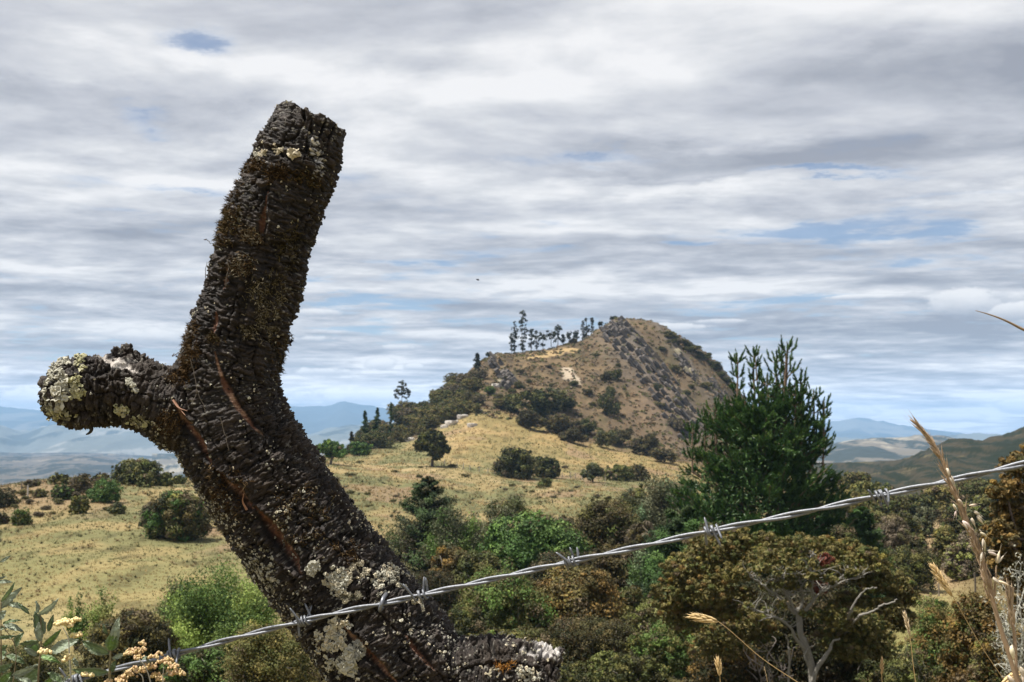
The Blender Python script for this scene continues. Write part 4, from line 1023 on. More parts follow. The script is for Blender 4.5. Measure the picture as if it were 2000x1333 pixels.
# ---------------------------------------------------------------- the pale-trunked spreading tree
def spreading_tree():
    r = np.random.default_rng(321)
    Y = 38.; pm = Y / 1138.
    x0 = float(at(1590, 1333, Y)[0]); base = np.array([x0, Y, float(gz(x0, Y))])
    root = empty('spreading_tree', base, 'wide olive tree with pale forked branches at the lower right', 'tree')
    def loc(px, py, dy=0.): return at(px, py, Y + dy) - base
    g = Geo()
    spec = [(1345, 1120, 55, 40, 0.4), (1395, 1075, 60, 36, .9), (1440, 1060, 50, 30, 1.2), (1310, 1165, 40, 36, .3), (1335, 1205, 48, 40, .8), (1385, 1160, 50, 36, -.2), (1500, 1068, 60, 28, 1.2),
            (1560, 1072, 60, 28, 1.4), (1610, 1078, 55, 28, 1.1), (1660, 1085, 50, 30, .9), (1690, 1100, 46, 32, .5), (1480, 1095, 50, 26, .5), (1440, 1120, 40, 20, -.7), (1530, 1095, 46, 22, .7),
            (1590, 1100, 46, 22, .8), (1645, 1115, 46, 24, .9), (1420, 1195, 44, 24, .4), (1705, 1140, 44, 24, .7), (1745, 1140, 42, 24, .6), (1770, 1170, 34, 20, .7), (1720, 1195, 50, 26, .5), (1660, 1180, 44, 24, 1.8),
            (1400, 1260, 60, 40, 2.0), (1470, 1230, 60, 34, 2.4), (1650, 1245, 60, 30, 1.6), (1760, 1215, 36, 24, .9), (1450, 1165, 30, 16, .3), (1560, 1110, 26, 12, -.6), (1640, 1105, 30, 12, -.5), (1500, 1085, 30, 12, -.6)]
    lobes = []
    for px, py, rw, rh, dy in spec:
        p = loc(px, py, dy); lobes.append((*p, rw * Y / F, rw * Y / F * .9, rh * Y / F))
    clumps(g, r, lobes, 80000, pm, PAL['goldolive'] + PAL['olive'] + PAL['goldolive'] + [(.16, .105, .035)], .034, (2.4, 1.4), up=.7, low=.5, fill=.05)
    # russet bunches
    for px, py in ((1612, 1095), (1600, 1148)):
        p = loc(px, py, -1.2); lobes2 = [(*p, .28, .28, .24)]
        clumps(g, r, lobes2, 260, pm, [(.13, .035, .02), (.10, .03, .018)], .25, (2.4, 1.6))
    # lower right skirt of leaves
    lobes3 = []
    for px, py, rw, rh, dy in [(1625, 1204, 40, 18, -.9), (1655, 1212, 48, 24, -1.3), (1690, 1225, 48, 26, -1.0), (1660, 1245, 46, 24, -.8), (1660, 1265, 56, 30, -.7), (1720, 1265, 40, 28, -.3)]:
        p = loc(px, py, dy); lobes3.append((*p, rw * Y / F, rw * Y / F * .8, rh * Y / F))
    clumps(g, r, lobes3, 14000, pm, PAL['olive'] + PAL['goldolive'], .06, (2.5, 1.5), up=.6)
    t = Geo(); col = (.25, .235, .205)
    def br(pts, r0, r1, n=16, sides=8):
        P = spline(np.array([loc(p[0], p[1], p[2] * 1.1 - 1.05) for p in pts]), n)
        P = P + r.normal(size=P.shape) * .018 * np.linspace(.15, 1, n)[:, None]
        V, Q, T = tube(P, np.linspace(r0, r1, n) * Y / F * .66 * r.uniform(.86, 1.14, n), sides); t.add(V, Q, T, cq=col, ct=col)
        return P
    br([(1592, 1480, 0), (1590, 1380, 0), (1584, 1300, 0), (1572, 1262, -.05), (1563, 1235, -.1), (1560, 1200, -.1), (1556, 1190, -.1)], 12, 8.5, 22)
    br([(1588, 1400, 0), (1588, 1330, -.1), (1600, 1300, -.2), (1618, 1275, -.3), (1626, 1255, -.4), (1640, 1248, -.5)], 8, 2.5)
    A = [br([(1556, 1192, -.1), (1548, 1195, -.1), (1530, 1172, -.3), (1508, 1158, -.6), (1485, 1140, -.9), (1466, 1124, -1.1)], 5.5, 1.6),
         br([(1552, 1200, -.1), (1546, 1180, -.2), (1534, 1160, -.5), (1528, 1146, -.7), (1518, 1128, -.9), (1508, 1112, -1.1)], 4.5, 1.4),
         br([(1535, 1165, -.4), (1537, 1150, -.6), (1530, 1134, -.8), (1520, 1118, -.9)], 3.2, 1.2),
         br([(1558, 1196, -.1), (1566, 1180, -.1), (1566, 1160, -.2), (1562, 1140, -.4), (1550, 1120, -.5)], 5, 1.6),
         br([(1566, 1200, -.1), (1580, 1185, -.3), (1596, 1165, -.5), (1610, 1152, -.7), (1640, 1130, -.9), (1672, 1112, -1.1)], 5.5, 1.5),
         br([(1606, 1155, -.6), (1630, 1145, -1.), (1655, 1133, -1.2), (1690, 1128, -1.3)], 3, 1.),
         br([(1590, 1172, -.4), (1586, 1150, -.6), (1588, 1125, -.8), (1580, 1108, -.9), (1586, 1092, -1.), (1590, 1078, -1.)], 3.6, 1.),
         br([(1568, 1165, -.2), (1590, 1158, -.5), (1560, 1155, -.5), (1540, 1166, -.6)], 2.4, 1.2),
         br([(1573, 1270, -.1), (1556, 1250, -.3), (1545, 1228, -.5), (1520, 1208, -.7), (1498, 1202, -.9), (1482, 1192, -1.), (1460, 1188, -1.1)], 5.5, 1.2, 20),
         br([(1512, 1206, -.8), (1496, 1208, -1.), (1484, 1212, -1.1)], 2.4, 1.),
         br([(1585, 1310, 0), (1572, 1285, -.1), (1580, 1265, -.2), (1590, 1262, -.2)], 4, 1.),
         br([(1662, 1192, -1.4), (1670, 1176, -1.5), (1682, 1160, -1.6), (1696, 1150, -1.7), (1712, 1148, -1.7)], 2.8, 1.4),
         br([(1680, 1202, -1.4), (1706, 1194, -1.5), (1720, 1184, -1.6), (1740, 1178, -1.7), (1752, 1172, -1.7)], 3.2, 1.6),
         br([(1598, 1300, .1), (1625, 1262, .4), (1650, 1222, -.2), (1660, 1198, -1.1), (1663, 1190, -1.4)], 4.5, 2.6), br([(1622, 1264, .4), (1652, 1236, 0.), (1670, 1212, -1.), (1681, 1201, -1.4)], 4., 3.),
         br([(1545, 1390, .3), (1540, 1340, .2), (1542, 1290, .1), (1540, 1262, .1), (1534, 1240, 0)], 4.5, 2.)]
    # finer twigs towards the crown, leaf tufts at their ends
    tipl = []
    for P in A[:9]:
        for j in range(16):
            s = P[r.integers(len(P) // 3, len(P))]; e = s + np.array([r.normal() * .35, r.normal() * .25, r.uniform(.1, .5)]); tipl.append(e)
            limb(t, s, e, .9 * Y / F, .35 * Y / F, r, n=6, col=col, wob=.1, sides=5)
    lobes4 = [(*e, r.uniform(.16, .3), r.uniform(.16, .3), r.uniform(.10, .17)) for e in tipl[::3]]
    clumps(g, r, lobes4, 9000, pm, PAL['goldolive'] + PAL['olive'], .03, (2.5, 1.4), up=.7)
    g.build('crown', M_LEAF, root)
    # dead grey twigs low at the left
    for j in range(24):
        s = loc(r.uniform(1470, 1530), r.uniform(1290, 1345), r.uniform(-.5, .5)); e = s + np.array([r.uniform(-.7, .5), r.normal() * .3, r.uniform(.1, .9)])
        limb(t, s, e, 1.3 * Y / F, .4 * Y / F, r, n=7, col=(.22, .19, .17), wob=.12, sides=5)
    t.build('trunk', M_WOOD, root)
spreading_tree()
plant('dome', 1410, 1255, 1400, 150, ('darkbrown', 'rust', 'dark'), 'dark rusty bush under the left half of the pale-trunked tree', Y=42, n=8)
plant('dome', 1660, 1250, 1400, 190, ('darkbrown', 'olive', 'dark'), 'dark bush under the right half of the pale-trunked tree', Y=43, n=8)
plant('dome', 1540, 1150, 1400, 260, ('darkbrown', 'dark'), 'deep shaded bush behind the pale forked trunk', Y=44, n=9)

# ---------------------------------------------------------------- the big pine
def pine():
    r = np.random.default_rng(55)
    Y = 80.; pm = Y / 1138.; k = Y / F
    x0 = float(at(1495, 1190, Y)[0]); base = np.array([x0, Y, float(gz(x0, Y))])
    root = empty('pine_tree', base, 'big dark green pine with upright shoots right of the hill', 'tree')
    def loc(px, py, dy=0.): return at(px, py, Y + dy) - base
    n = Geo(); t = Geo()
    S = []                                                              # shoots: base, direction, length, radius
    def spire(px, top, bot, w, dy):
        a = loc(px, bot, dy); b = loc(px + r.normal() * 2, top, dy); H = b[2] - a[2]
        limb(t, loc(1513 + (px - 1513) * .25, bot + 110, dy * .3), a - np.array([0, 0, .78]), 3. * k, 2.2 * k, r, n=8, col=(.17, .12, .08), wob=.02, sag=-.06)
        limb(t, a - np.array([0, 0, .8]), b, 2.2 * k, .8 * k, r, n=6, col=(.17, .12, .08), wob=.01)
        S.append((b - np.array([0, 0, 1.1]), np.array([0, 0, 1.]), 1.1, 3.6 * k))
        z = H - .7
        while z > -.3:
            wd = w * k * (.45 + .55 * min(1, (H - z) / (H * .7 + .01)))
            a0 = r.uniform(0, 6.28)
            for j in range(r.integers(4, 6)):
                an = a0 + j * 1.35 + r.normal() * .2; d = np.array([math.cos(an), math.sin(an), 0])
                o = a + (b - a) * (z / H); e = o + d * wd * r.uniform(.6, 1.1) + np.array([0, 0, wd * r.uniform(.3, .8)])
                limb(t, o, e, 1. * k, .6 * k, r, n=4, col=(.17, .12, .08), sides=4, wob=.03)
                S.append((e, norm(d * .35 + np.array([0, 0, 1.]) + r.normal(size=3) * .12), r.uniform(.55, .95), 3.9 * k))
                S.append((o + (e - o) * .55, norm(d * .8 + np.array([0, 0, .7])), r.uniform(.35, .65), 4.0 * k))
            z -= r.uniform(.65, 1.0)
    for px, top, bot, w, dy in [(1536, 670, 800, 26, 0), (1514, 690, 800, 22, .6), (1475, 680, 790, 11, .3), (1440, 692, 760, 9, -.2), (1566, 732, 840, 18, -.3), (1590, 762, 880, 20, .2), (1607, 782, 900, 15, -.4),
                                (1398, 785, 860, 20, -.4), (1352, 828, 900, 14, .2), (1378, 812, 900, 20, .4), (1420, 790, 860, 20, .5), (1455, 770, 840, 20, -.4), (1496, 735, 860, 24, -.6), (1550, 755, 860, 22, -.5)]:
        spire(px, top, bot, w, dy)
    # the body: half widths by row
    rows = np.array([760, 800, 850, 900, 950, 1000, 1060, 1120, 1180]); lft = np.array([1462, 1412, 1366, 1336, 1316, 1300, 1288, 1292, 1330]); rgt = np.array([1566, 1594, 1612, 1624, 1642, 1656, 1668, 1668, 1650])
    NB = 230
    for i in range(NB):
        ry = 780 + (1185 - 780) * r.random() ** .75
        cl, cr = np.interp(ry, rows, lft), np.interp(ry, rows, rgt); cx, hw = (cl + cr) / 2, (cr - cl) / 2
        an = r.uniform(0, 6.28); ln = r.uniform(.55, 1.10)
        dx, dy = math.cos(an) * ln, math.sin(an) * ln
        o = loc(cx * .5 + 1512 * .5, ry + 26 + 20 * ln, 0.); e = loc(cx + dx * hw, ry - r.uniform(0, 26), dy * hw * k)
        P = limb(t, o, e, 1.8 * k, .7 * k, r, n=9, col=(.15, .11, .075), sides=5, wob=.04, sag=-.05)
        for j in range(int(22 + 24 * ln)):
            s_ = r.uniform(.30, 1.) ** .7; p = P[int(s_ * 8)] + r.normal(size=3) * np.array([8, 8, 5]) * k
            d = norm(np.array([dx * .6, dy * .6, .75]) + r.normal(size=3) * .38)
            S.append((p, d, r.uniform(.35, .85), r.uniform(3.2, 4.7) * k))
    limb(t, (0, 0, -.3), loc(1515, 1000), 8 * k, 6 * k, r, n=8, col=(.15, .11, .08), wob=.01, sides=8)
    limb(t, loc(1515, 1002), loc(1536, 690), 6 * k, 1.2 * k, r, n=10, col=(.19, .13, .085), wob=.008, sides=8)
    limb(t, loc(1512, 1000), loc(1475, 700), 4 * k, 1. * k, r, n=10, col=(.19, .13, .085), wob=.01)
    limb(t, loc(1515, 980), loc(1590, 780), 4 * k, 1. * k, r, n=10, col=(.19, .13, .085), wob=.02)
    # needles
    K = 64
    B = np.array([s[0] for s in S]); D = np.array([s[1] for s in S]); Ln = np.array([s[2] for s in S]); Rd = np.array([s[3] for s in S]); m = len(S)
    pal = np.array([(.042, .096, .020), (.031, .074, .017), (.066, .128, .028), (.105, .170, .038)]); sc = pal[r.choice(4, m, p=[.4, .3, .2, .1])] * r.uniform(.8, 1.25, (m, 1))
    s = r.random((m, K)); ph = r.uniform(0, 6.28, (m, K))
    ref = np.where(np.abs(D[:, 2:3]) < .9, np.array([[0, 0, 1.]]), np.array([[1., 0, 0]]))
    U = norm(np.cross(D, ref)); W = np.cross(D, U)
    rd = U[:, None] * np.cos(ph)[..., None] + W[:, None] * np.sin(ph)[..., None]
    o = B[:, None] + D[:, None] * (s * Ln[:, None])[..., None]
    prof = (np.sin(np.clip(s * .8 + .18, 0, 1) * np.pi) ** .5)
    tip = o + rd * (Rd[:, None] * prof * r.uniform(.7, 1.15, (m, K)))[..., None] + D[:, None] * (r.uniform(.10, .22, (m, K)))[..., None]
    side = np.cross(tip - o, rd + r.normal(size=rd.shape) * .6); side = norm(side) * (.034)
    V = np.stack([o - side, o + side, tip], 2).reshape(-1, 3)
    col = (np.repeat(sc[:, None], K, 1) * r.uniform(.7, 1.3, (m, K, 1))).reshape(-1, 3)
    n.add(V, None, np.arange(len(V)).reshape(-1, 3), ct=col)
    ni = 15000; ry = 790 + 400 * r.random(ni) ** .8; cl, cr = np.interp(ry, rows, lft), np.interp(ry, rows, rgt); an = r.uniform(0, 6.28, ni); q = r.random(ni) ** .5 * .74
    pi_ = at((cl + cr) / 2 + np.cos(an) * q * (cr - cl) / 2, ry, Y + np.sin(an) * q * (cr - cl) / 2 * k) - base
    leafquads(n, pi_, norm(r.normal(size=(ni, 3))), (0, 0, .6), .34, .09, pal[r.integers(0, 3, ni)], r)  # inner needle quads added so the crown's inside gets denser and darker
    n.build('crown', M_NEEDLE, root); t.build('trunk', M_WOOD, root)
pine()
print('trees', time.time() - T0)

# ---------------------------------------------------------------- rocks, posts, ground cover
def rock(g, c, sx, sy, sz, R, r, col):
    """angular block: noisy bevelled box"""
    n = 5; u = np.linspace(-1, 1, n); V = []; Q = []
    for ax in range(3):
        for sg in (-1, 1):
            a, b = np.meshgrid(u, u, indexing='ij'); p = np.zeros((n, n, 3)); p[..., ax] = sg; p[..., (ax + 1) % 3] = a if sg > 0 else b; p[..., (ax + 2) % 3] = b if sg > 0 else a
            k = len(V) * n * n; V.append(p.reshape(-1, 3))
            i, j = np.meshgrid(np.arange(n - 1), np.arange(n - 1), indexing='ij')
            Q.append((k + np.stack([i * n + j, (i + 1) * n + j, (i + 1) * n + j + 1, i * n + j + 1], -1)).reshape(-1, 4))
    V = np.concatenate(V); Q = np.concatenate(Q)
    V = V * (.72 + .28 / np.maximum(np.linalg.norm(V, axis=1, keepdims=True) / 1.2, .8))
    V = V + fbm(V * 1.3 + r.uniform(0, 99), 3, 5)[:, None] * .28 * norm(V)
    V = (V * np.array([sx, sy, sz])) @ R.T + c
    g.add(V, Q, cq=col * r.uniform(.75, 1.25))
def rot(ax, a):
    from mathutils import Matrix
    return np.array(Matrix.Rotation(a, 3, ax))
def rocks():
    r = np.random.default_rng(66)
    gray = np.array([.098, .086, .077])
    def band(label, pts, wpx, n, smin, smax):
        g = Geo(); P = np.array(pts, float); o = None
        for i in range(n):
            t = r.random() * (len(P) - 1); k = min(int(t), len(P) - 2); c = P[k] + (P[k + 1] - P[k]) * (t - k)
            d = norm(P[k + 1] - P[k]); nn = np.array([d[1], -d[0]])
            c = c + nn * r.normal() * wpx * .45
            h = hit(c[0], c[1], 380)
            if o is None: o = h
            s = r.uniform(smin, smax)
            R = rot('Y', math.radians(52) + r.normal() * .12) @ rot('Z', r.normal() * .25)
            rock(g, h - o + np.array([0, 0, .1 * s]), s * r.uniform(.9, 1.7), s * .8, s * r.uniform(.32, .6), R, r, gray * np.array([1, 1, 1]) if r.random() < .9 else np.array([.25, .22, .15]))
        e = empty('rock_outcrop', o, label, 'rock', 'rock bands on the hill')
        g.build('rock_slab', M_ROCK, e)
    # the main band: courses of blocks following the dip, one above the other
    g = Geo(); P = np.array([(1192, 640), (1222, 672), (1260, 714), (1293, 760), (1320, 802), (1348, 842)], float); L0 = np.concatenate([[0], np.cumsum(np.linalg.norm(np.diff(P, axis=0), axis=1))]); o = None
    for row_, (offp, hgt, lt) in enumerate([(-22, .9, .85), (-12, 1.5, .8), (-1, 1.1, 1.), (9, 1.7, 1.25), (19, 1.0, .9), (28, .8, .8)]):
        t = r.uniform(0, 8)
        while t < L0[-1] - 4:
            step = r.uniform(13, 30); tc = t + step / 2; q = min(int(np.searchsorted(L0, tc)) - 1, len(P) - 2); f = (tc - L0[q]) / (L0[q + 1] - L0[q]); c = P[q] + (P[q + 1] - P[q]) * f
            d = norm(P[q + 1] - P[q]); nn = np.array([d[1], -d[0]]); c = c + nn * (offp + r.normal() * .9)
            t += step * r.uniform(.86, 1.08)
            if r.random() < .10: continue
            h = hit(c[0], c[1], 380); o = h if o is None else o; kk = h[1] / F
            R = rot('Y', math.radians(50) + r.normal() * .04) @ rot('Z', r.normal() * .06)
            rock(g, h - o + np.array([0, 0, .12 * hgt]), step * kk * .62, 1.0 * hgt, 3.6 * kk * r.uniform(.75, 1.2), R, r, gray * lt * (np.array([1.5, 1.4, 1.15]) if r.random() < .12 else 1))
    g.build('rock_slab', M_ROCK, empty('rock_outcrop', o, 'main tilted grey rock band running down the hill from the summit', 'rock', 'rock bands on the hill'))
    band('short thin rock band right of the main one', [(1320, 690), (1345, 725), (1362, 745)], 10, 34, .8, 1.7)
    band('small rock ledge near the right shoulder of the hill', [(1392, 745), (1410, 775)], 7, 18, .8, 1.5)
    band('cracked summit crag at the upper left of the hill top', [(1180, 655), (1205, 642), (1228, 650)], 20, 44, .8, 1.7)
    band('pale rock face on the left cliff of the hill', [(965, 700), (975, 722), (990, 745), (1005, 760)], 15, 46, .9, 2.0)
    for x, y, s, lab in [(903, 818, 1.7, 'white boulder at the lower edge of the left thicket'), (882, 830, 1.9, 'grey boulder left of the white one'), (934, 806, 1.3, 'flat pale boulder above the golden grass'),
                         (922, 834, 1.4, 'small boulder lying in the golden grass'), (868, 836, 1.2, 'half hidden boulder at the left end of the boulder row'), (800, 862, 1.3, 'low rock at the meadow edge below the thicket'), (968, 756, 1.4, 'pale boulder under the left cliff'), (930, 778, 1.2, 'pale boulder on the upper left flank')]:
        g = Geo(); h = hit(x, y); rock(g, np.array([0, 0, .2 * s]), s, s * .8, s * .55, rot('Z', r.uniform(0, 3)), r, np.array([.40, .37, .33]))
        o = g.build('boulder', M_ROCK); o.location = h; tag(o, lab, 'rock', 'boulders on the slope')
rocks()
def stakes():
    r = np.random.default_rng(12)
    def stake(px, base, top, w, lab, group, col=(.3, .27, .23)):
        h = hit(px, base); k = h[1] / F; H = (base - top) * k
        g = Geo(); V, Q, T = tube(np.array([(0, 0, -.3), (r.normal() * .01, 0, H * .5), (r.normal() * .04 * H, 0, H)]), np.array([1, .95, .85]) * w * k / 2, 7); g.add(V, Q, T, cq=col, ct=col)
        o = g.build('fence_post', M_WOOD); o.location = h; tag(o, lab, 'fence post', group)
    grp = 'thin posts of the meadow fence'
    for x, b in [(868, 909), (880, 912), (893, 915), (905, 917), (918, 919), (936, 922), (953, 925), (966, 927), (1098, 933), (1114, 935), (1124, 937), (1137, 938), (1182, 940), (1228, 941), (1258, 941)]:
        stake(x, b, b - r.uniform(9, 13), 1.8, 'thin grey post of the fence crossing the golden meadow', grp)
    stake(54, 975, 949, 3, 'pale leaning stake on the left knoll', None, (.45, .42, .38))
    stake(42, 962, 941, 2.4, 'dark stake on the skyline at the far left', None, (.12, .1, .09))
    stake(1905, 1158, 1120, 4, 'dark post standing in the right hand pasture', 'posts in the right hand pasture', (.12, .1, .08))
    stake(1834, 1165, 1128, 3, 'grey post by the grass spike in the right hand pasture', 'posts in the right hand pasture', (.2, .17, .14))
stakes()
def ground_cover():
    r = np.random.default_rng(91)
    # grass blades and tussocks on the meadow
    N = 60000
    px = r.uniform(-30, 2030, N); Y = np.exp(r.uniform(np.log(44), np.log(400), N)); x = (px - 1000) / F * Y
    z = gz(x, Y); keep = (z / Y > -.25); x, Y, z = x[keep], Y[keep], z[keep]; N = len(x)
    n1 = fbm(np.stack([x * .08, Y * .05, z * 0], -1), 3, 3); tus = r.random(N) < .3
    per = 4
    P = np.repeat(np.stack([x, Y, z], -1), per, 0); k = np.repeat(Y / 1138., per)
    P[:, 0] += r.normal(size=len(P)) * k * 1.2
    h = k * r.uniform(1.0, 2.4, len(P)); w = k * r.uniform(.25, .5, len(P))
    d = r.normal(size=(len(P), 3)) * .45; d[:, 2] = 1; d = norm(d); a = r.uniform(0, 6.28, len(P)); s = np.stack([np.cos(a), np.sin(a), a * 0], -1)
    V = np.stack([P - s * w[:, None] - np.array([0, 0, .02]), P + s * w[:, None] - np.array([0, 0, .02]), P + d * h[:, None]], 1).reshape(-1, 3)
    c = np.where((n1 + r.normal(size=N) * .25 > .05)[:, None], np.array([[.29, .21, .095]]), np.array([[.12, .125, .05]])) * r.uniform(.7, 1.25, (N, 1))
    right = (px[keep] > 1580)[:, None]; c = np.where(right, c * np.array([[.6, .58, .6]]), c)
    g = Geo(); g.add(V, None, np.arange(len(V)).reshape(-1, 3), ct=np.repeat(c, per, 0)); tag(g.build('meadow_grass', M_LEAF), kind='stuff')
    # rank tussocks
    N = 3400; px = r.uniform(-30, 1300, N); Y = np.exp(r.uniform(np.log(46), np.log(230), N)); x = (px - 1000) / F * Y; z = gz(x, Y); per = 16
    P = np.repeat(np.stack([x, Y, z], -1), per, 0); k = np.repeat(Y / 1138. * r.uniform(.6, 1.7, N), per)
    d = r.normal(size=(len(P), 3)) * np.array([.8, .8, .3]); d[:, 2] = np.abs(d[:, 2]) + .45; d = norm(d); a = r.uniform(0, 6.28, len(P)); s_ = np.stack([np.cos(a), np.sin(a), a * 0], -1)
    V = np.stack([P - s_ * k[:, None] * .4, P + s_ * k[:, None] * .4, P + d * k[:, None] * r.uniform(1.4, 3.2, (len(P), 1))], 1).reshape(-1, 3)
    c = pick(r, [(.07, .078, .034), (.10, .10, .045), (.17, .13, .065), (.055, .06, .03), (.23, .17, .09)], N) * r.uniform(.8, 1.2, (N, 1))
    g = Geo(); g.add(V, None, np.arange(len(V)).reshape(-1, 3), ct=np.repeat(c, per, 0) * r.uniform(.8, 1.2, (len(P), 1))); tag(g.build('grass_tussocks', M_LEAF), kind='stuff')
    # heath on the hill and the right ridge
    N = 2600; px = r.uniform(930, 1440, N); Y = r.uniform(385, 540, N); x = (px - 1000) / F * Y; z = gz(x, Y)
    g = Geo(); K = 14
    C = np.stack([x, Y, z], -1); P = np.repeat(C, K, 0); n = len(P)
    S = np.repeat(r.uniform(.3, 1.0, N), K)
    e = norm(r.normal(size=(n, 3)) + np.array([0, 0, .6])); e[:, 2] = np.abs(e[:, 2]); P = P + e * S[:, None] * np.array([1, 1, .7])
    col = pick(r, PAL['grey'] + PAL['brown'] + PAL['olive'] + [(.2, .14, .08)] * 5, N); leafquads(g, P, norm(e + r.normal(size=e.shape) * .5), (0, 0, .5), .85, .5, np.repeat(col, K, 0) * r.uniform(.75, 1.25, (n, 1)), r)
    tag(g.build('hill_heath', M_LEAF), kind='stuff')
ground_cover()
print('ground cover', time.time() - T0)
# ================================================================== THE POST
PY = 1.15
PXM = PY / F                                                            # metres per photo pixel at the post
def spine(pts, n):
    a = np.array(pts, float)                                            # px, py, radius px, dy
    s = spline(a, n)
    return at(s[:, 0], s[:, 1], PY + s[:, 3]), s[:, 2] * PXM
def build_post():
    r = np.random.default_rng(8)
    SLOW = spine([(855, 3700, 150, 0), (852, 2600, 138, 0), (850, 1900, 128, 0), (844, 1600, 124, 0), (826, 1420, 122, 0)], 60)
    SA = spine([(842, 1560, 128, 0), (818, 1380, 128, 0), (762, 1275, 128, 0), (690, 1180, 124, 0), (601, 1062, 119, 0), (520, 950, 116, 0), (462, 858, 116, 0), (440, 775, 110, 0), (456, 690, 101, 0), (485, 600, 94, 0), (511, 500, 95, 0), (547, 400, 91, 0), (583, 300, 87, 0), (601, 255, 76, 0), (612, 229, 72, 0)], 240)
    SB = spine([(455, 850, 92, 0), (400, 815, 88, -.004), (340, 796, 84, -.012), (290, 778, 72, -.02), (235, 765, 67, -.028), (185, 763, 70, -.034), (140, 767, 68, -.038), (108, 774, 56, -.04), (86, 780, 34, -.042)], 110)
    SCn = spine([(800, 1330, 96, 0), (860, 1332, 92, -.004), (930, 1328, 84, -.01), (1000, 1326, 76, -.016), (1060, 1332, 70, -.02), (1090, 1338, 66, -.022)], 60)
    SD = spine([(210, 712, 22, -.02), (238, 694, 22, -.015), (268, 706, 20, -.012), (320, 735, 18, -.005), (360, 752, 16, 0)], 24)
    SE = spine([(400, 640, 20, -.01), (388, 612, 18, 0), (383, 596, 12, 0)], 12)   # chipped bark lip on the left edge
    g = Geo()
    for P, R in (SA, SB, SCn, SD, SE):
        V, Q, T = tube(P, R, 40); g.add(V, Q, T)
    o = g.build('post_mould', M_ROCK, tint=False)
    md = o.modifiers.new('r', 'REMESH'); md.mode = 'VOXEL'; md.voxel_size = .00092; md.adaptivity = 0
    ev = o.evaluated_get(bpy.context.evaluated_depsgraph_get()); me = ev.to_mesh()
    n = len(me.vertices); V = np.zeros(n * 3, np.float32); me.vertices.foreach_get('co', V); V = V.reshape(-1, 3).astype(float)
    Nn = np.zeros(n * 3, np.float32); me.vertices.foreach_get('normal', Nn); Nn = Nn.reshape(-1, 3).astype(float)
    lt = np.zeros(len(me.polygons), np.int32); me.polygons.foreach_get('loop_total', lt)
    li = np.zeros(len(me.loops), np.int32); me.loops.foreach_get('vertex_index', li)
    assert (lt == 4).all(); Q = li.reshape(-1, 4).astype(np.int64)
    ev.to_mesh_clear(); bpy.data.objects.remove(o)
    # relax the joints, but keep the sawn top crisp
    ei = np.concatenate([Q[:, [0, 1]], Q[:, [1, 2]], Q[:, [2, 3]], Q[:, [3, 0]]]); ei = np.concatenate([ei, ei[:, ::-1]])
    cnt = np.bincount(ei[:, 0], minlength=n).astype(float); tdir = SA[0][-1] - SA[0][-6]; tdir /= np.linalg.norm(tdir)
    keep = np.clip(1 - sstep(-.030, -.012, (V - SA[0][-1]) @ tdir), .06, 1)[:, None]
    for it in range(26):
        av = np.stack([np.bincount(ei[:, 0], V[ei[:, 1], q], minlength=n) for q in range(3)], -1) / cnt[:, None]
        V = V + (av - V) * .5 * keep
    fa = np.cross(V[Q[:, 2]] - V[Q[:, 0]], V[Q[:, 3]] - V[Q[:, 1]])
    Nn = np.zeros((n, 3))
    for c_ in range(4):
        for q in range(3): Nn[:, q] += np.bincount(Q[:, c_], fa[:, q], minlength=n)
    Nn = norm(Nn)
    # local axis frame: nearest spine sample (relative to its radius)
    allP = np.concatenate([SA[0], SB[0], SCn[0]]); allR = np.concatenate([SA[1], SB[1], SCn[1]])
    tg = np.concatenate([norm(np.gradient(s[0], axis=0)) for s in (SA, SB, SCn)])
    off = np.cumsum([0] + [len(s[0]) for s in (SA, SB, SCn)])
    arc = np.concatenate([np.concatenate([[0], np.cumsum(np.linalg.norm(np.diff(s[0], axis=0), axis=1))]) + k * 3.3 for k, s in enumerate((SA, SB, SCn))])
    idx = np.zeros(n, int)
    for k in range(0, n, 20000):
        d = np.linalg.norm(V[k:k + 20000, None] - allP[None], axis=-1) / allR[None]
        idx[k:k + 20000] = d.argmin(1)
    rel = V - allP[idx]; t = tg[idx]; ax = np.sum(rel * t, -1); s = arc[idx] + ax; perp = rel - t * ax[:, None]
    branch = np.searchsorted(off, idx, side='right') - 1
    # 3D coordinates in which bark cells are short along the axis and long around it
    e1 = norm(np.cross(t, np.array([0, 1., 0]))); e2 = np.cross(t, e1)
    p1 = np.sum(perp * e1, -1); p2 = np.sum(perp * e2, -1)
    B = np.stack([s, p1, p2], -1)
    px, py = proj(V); front = Nn[:, 1] < .15
    warp = np.stack([fbm(B * 60, 3, 1), fbm(B * 60 + 9, 3, 2), fbm(B * 60 + 21, 3, 3)], -1)
    # big plates, small plates, fibre
    f1, f2, cid = voro((B + warp * .006) * np.array([135., 40., 40.]), 3)
    g1 = sstep(.0, .28, f2 - f1)
    f1b, f2b, cid2 = voro((B + warp * .004) * np.array([360., 110., 110.]), 13)
    g2 = sstep(.0, .35, f2b - f1b)
    f1c, f2c, cid3 = voro((B + warp * .010) * np.array([15., 42., 42.]), 23)
    fis = 1 - sstep(.0, .085, f2c - f1c)
    lump = fbm(B * np.array([26., 22., 22.]), 4, 31)
    fine = fbm(B * np.array([700., 150., 150.]), 4, 41, .62)
    ridge = 1 - np.abs(fbm((B + warp * .004) * np.array([300., 42., 42.]), 4, 51)) * 2.6
    smoothp = np.exp(-((px - 300) / 90) ** 2 - ((py - 790) / 60) ** 2) * .5 + np.exp(-((px - 420) / 60) ** 2 - ((py - 790) / 80) ** 2) * .6     # calmer bark at the fork
    amp = 1 - .45 * np.clip(smoothp, 0, 1)
    tend = np.where(branch == 0, sstep(-.035, -.010, (V - SA[0][-1]) @ tdir), 0.)
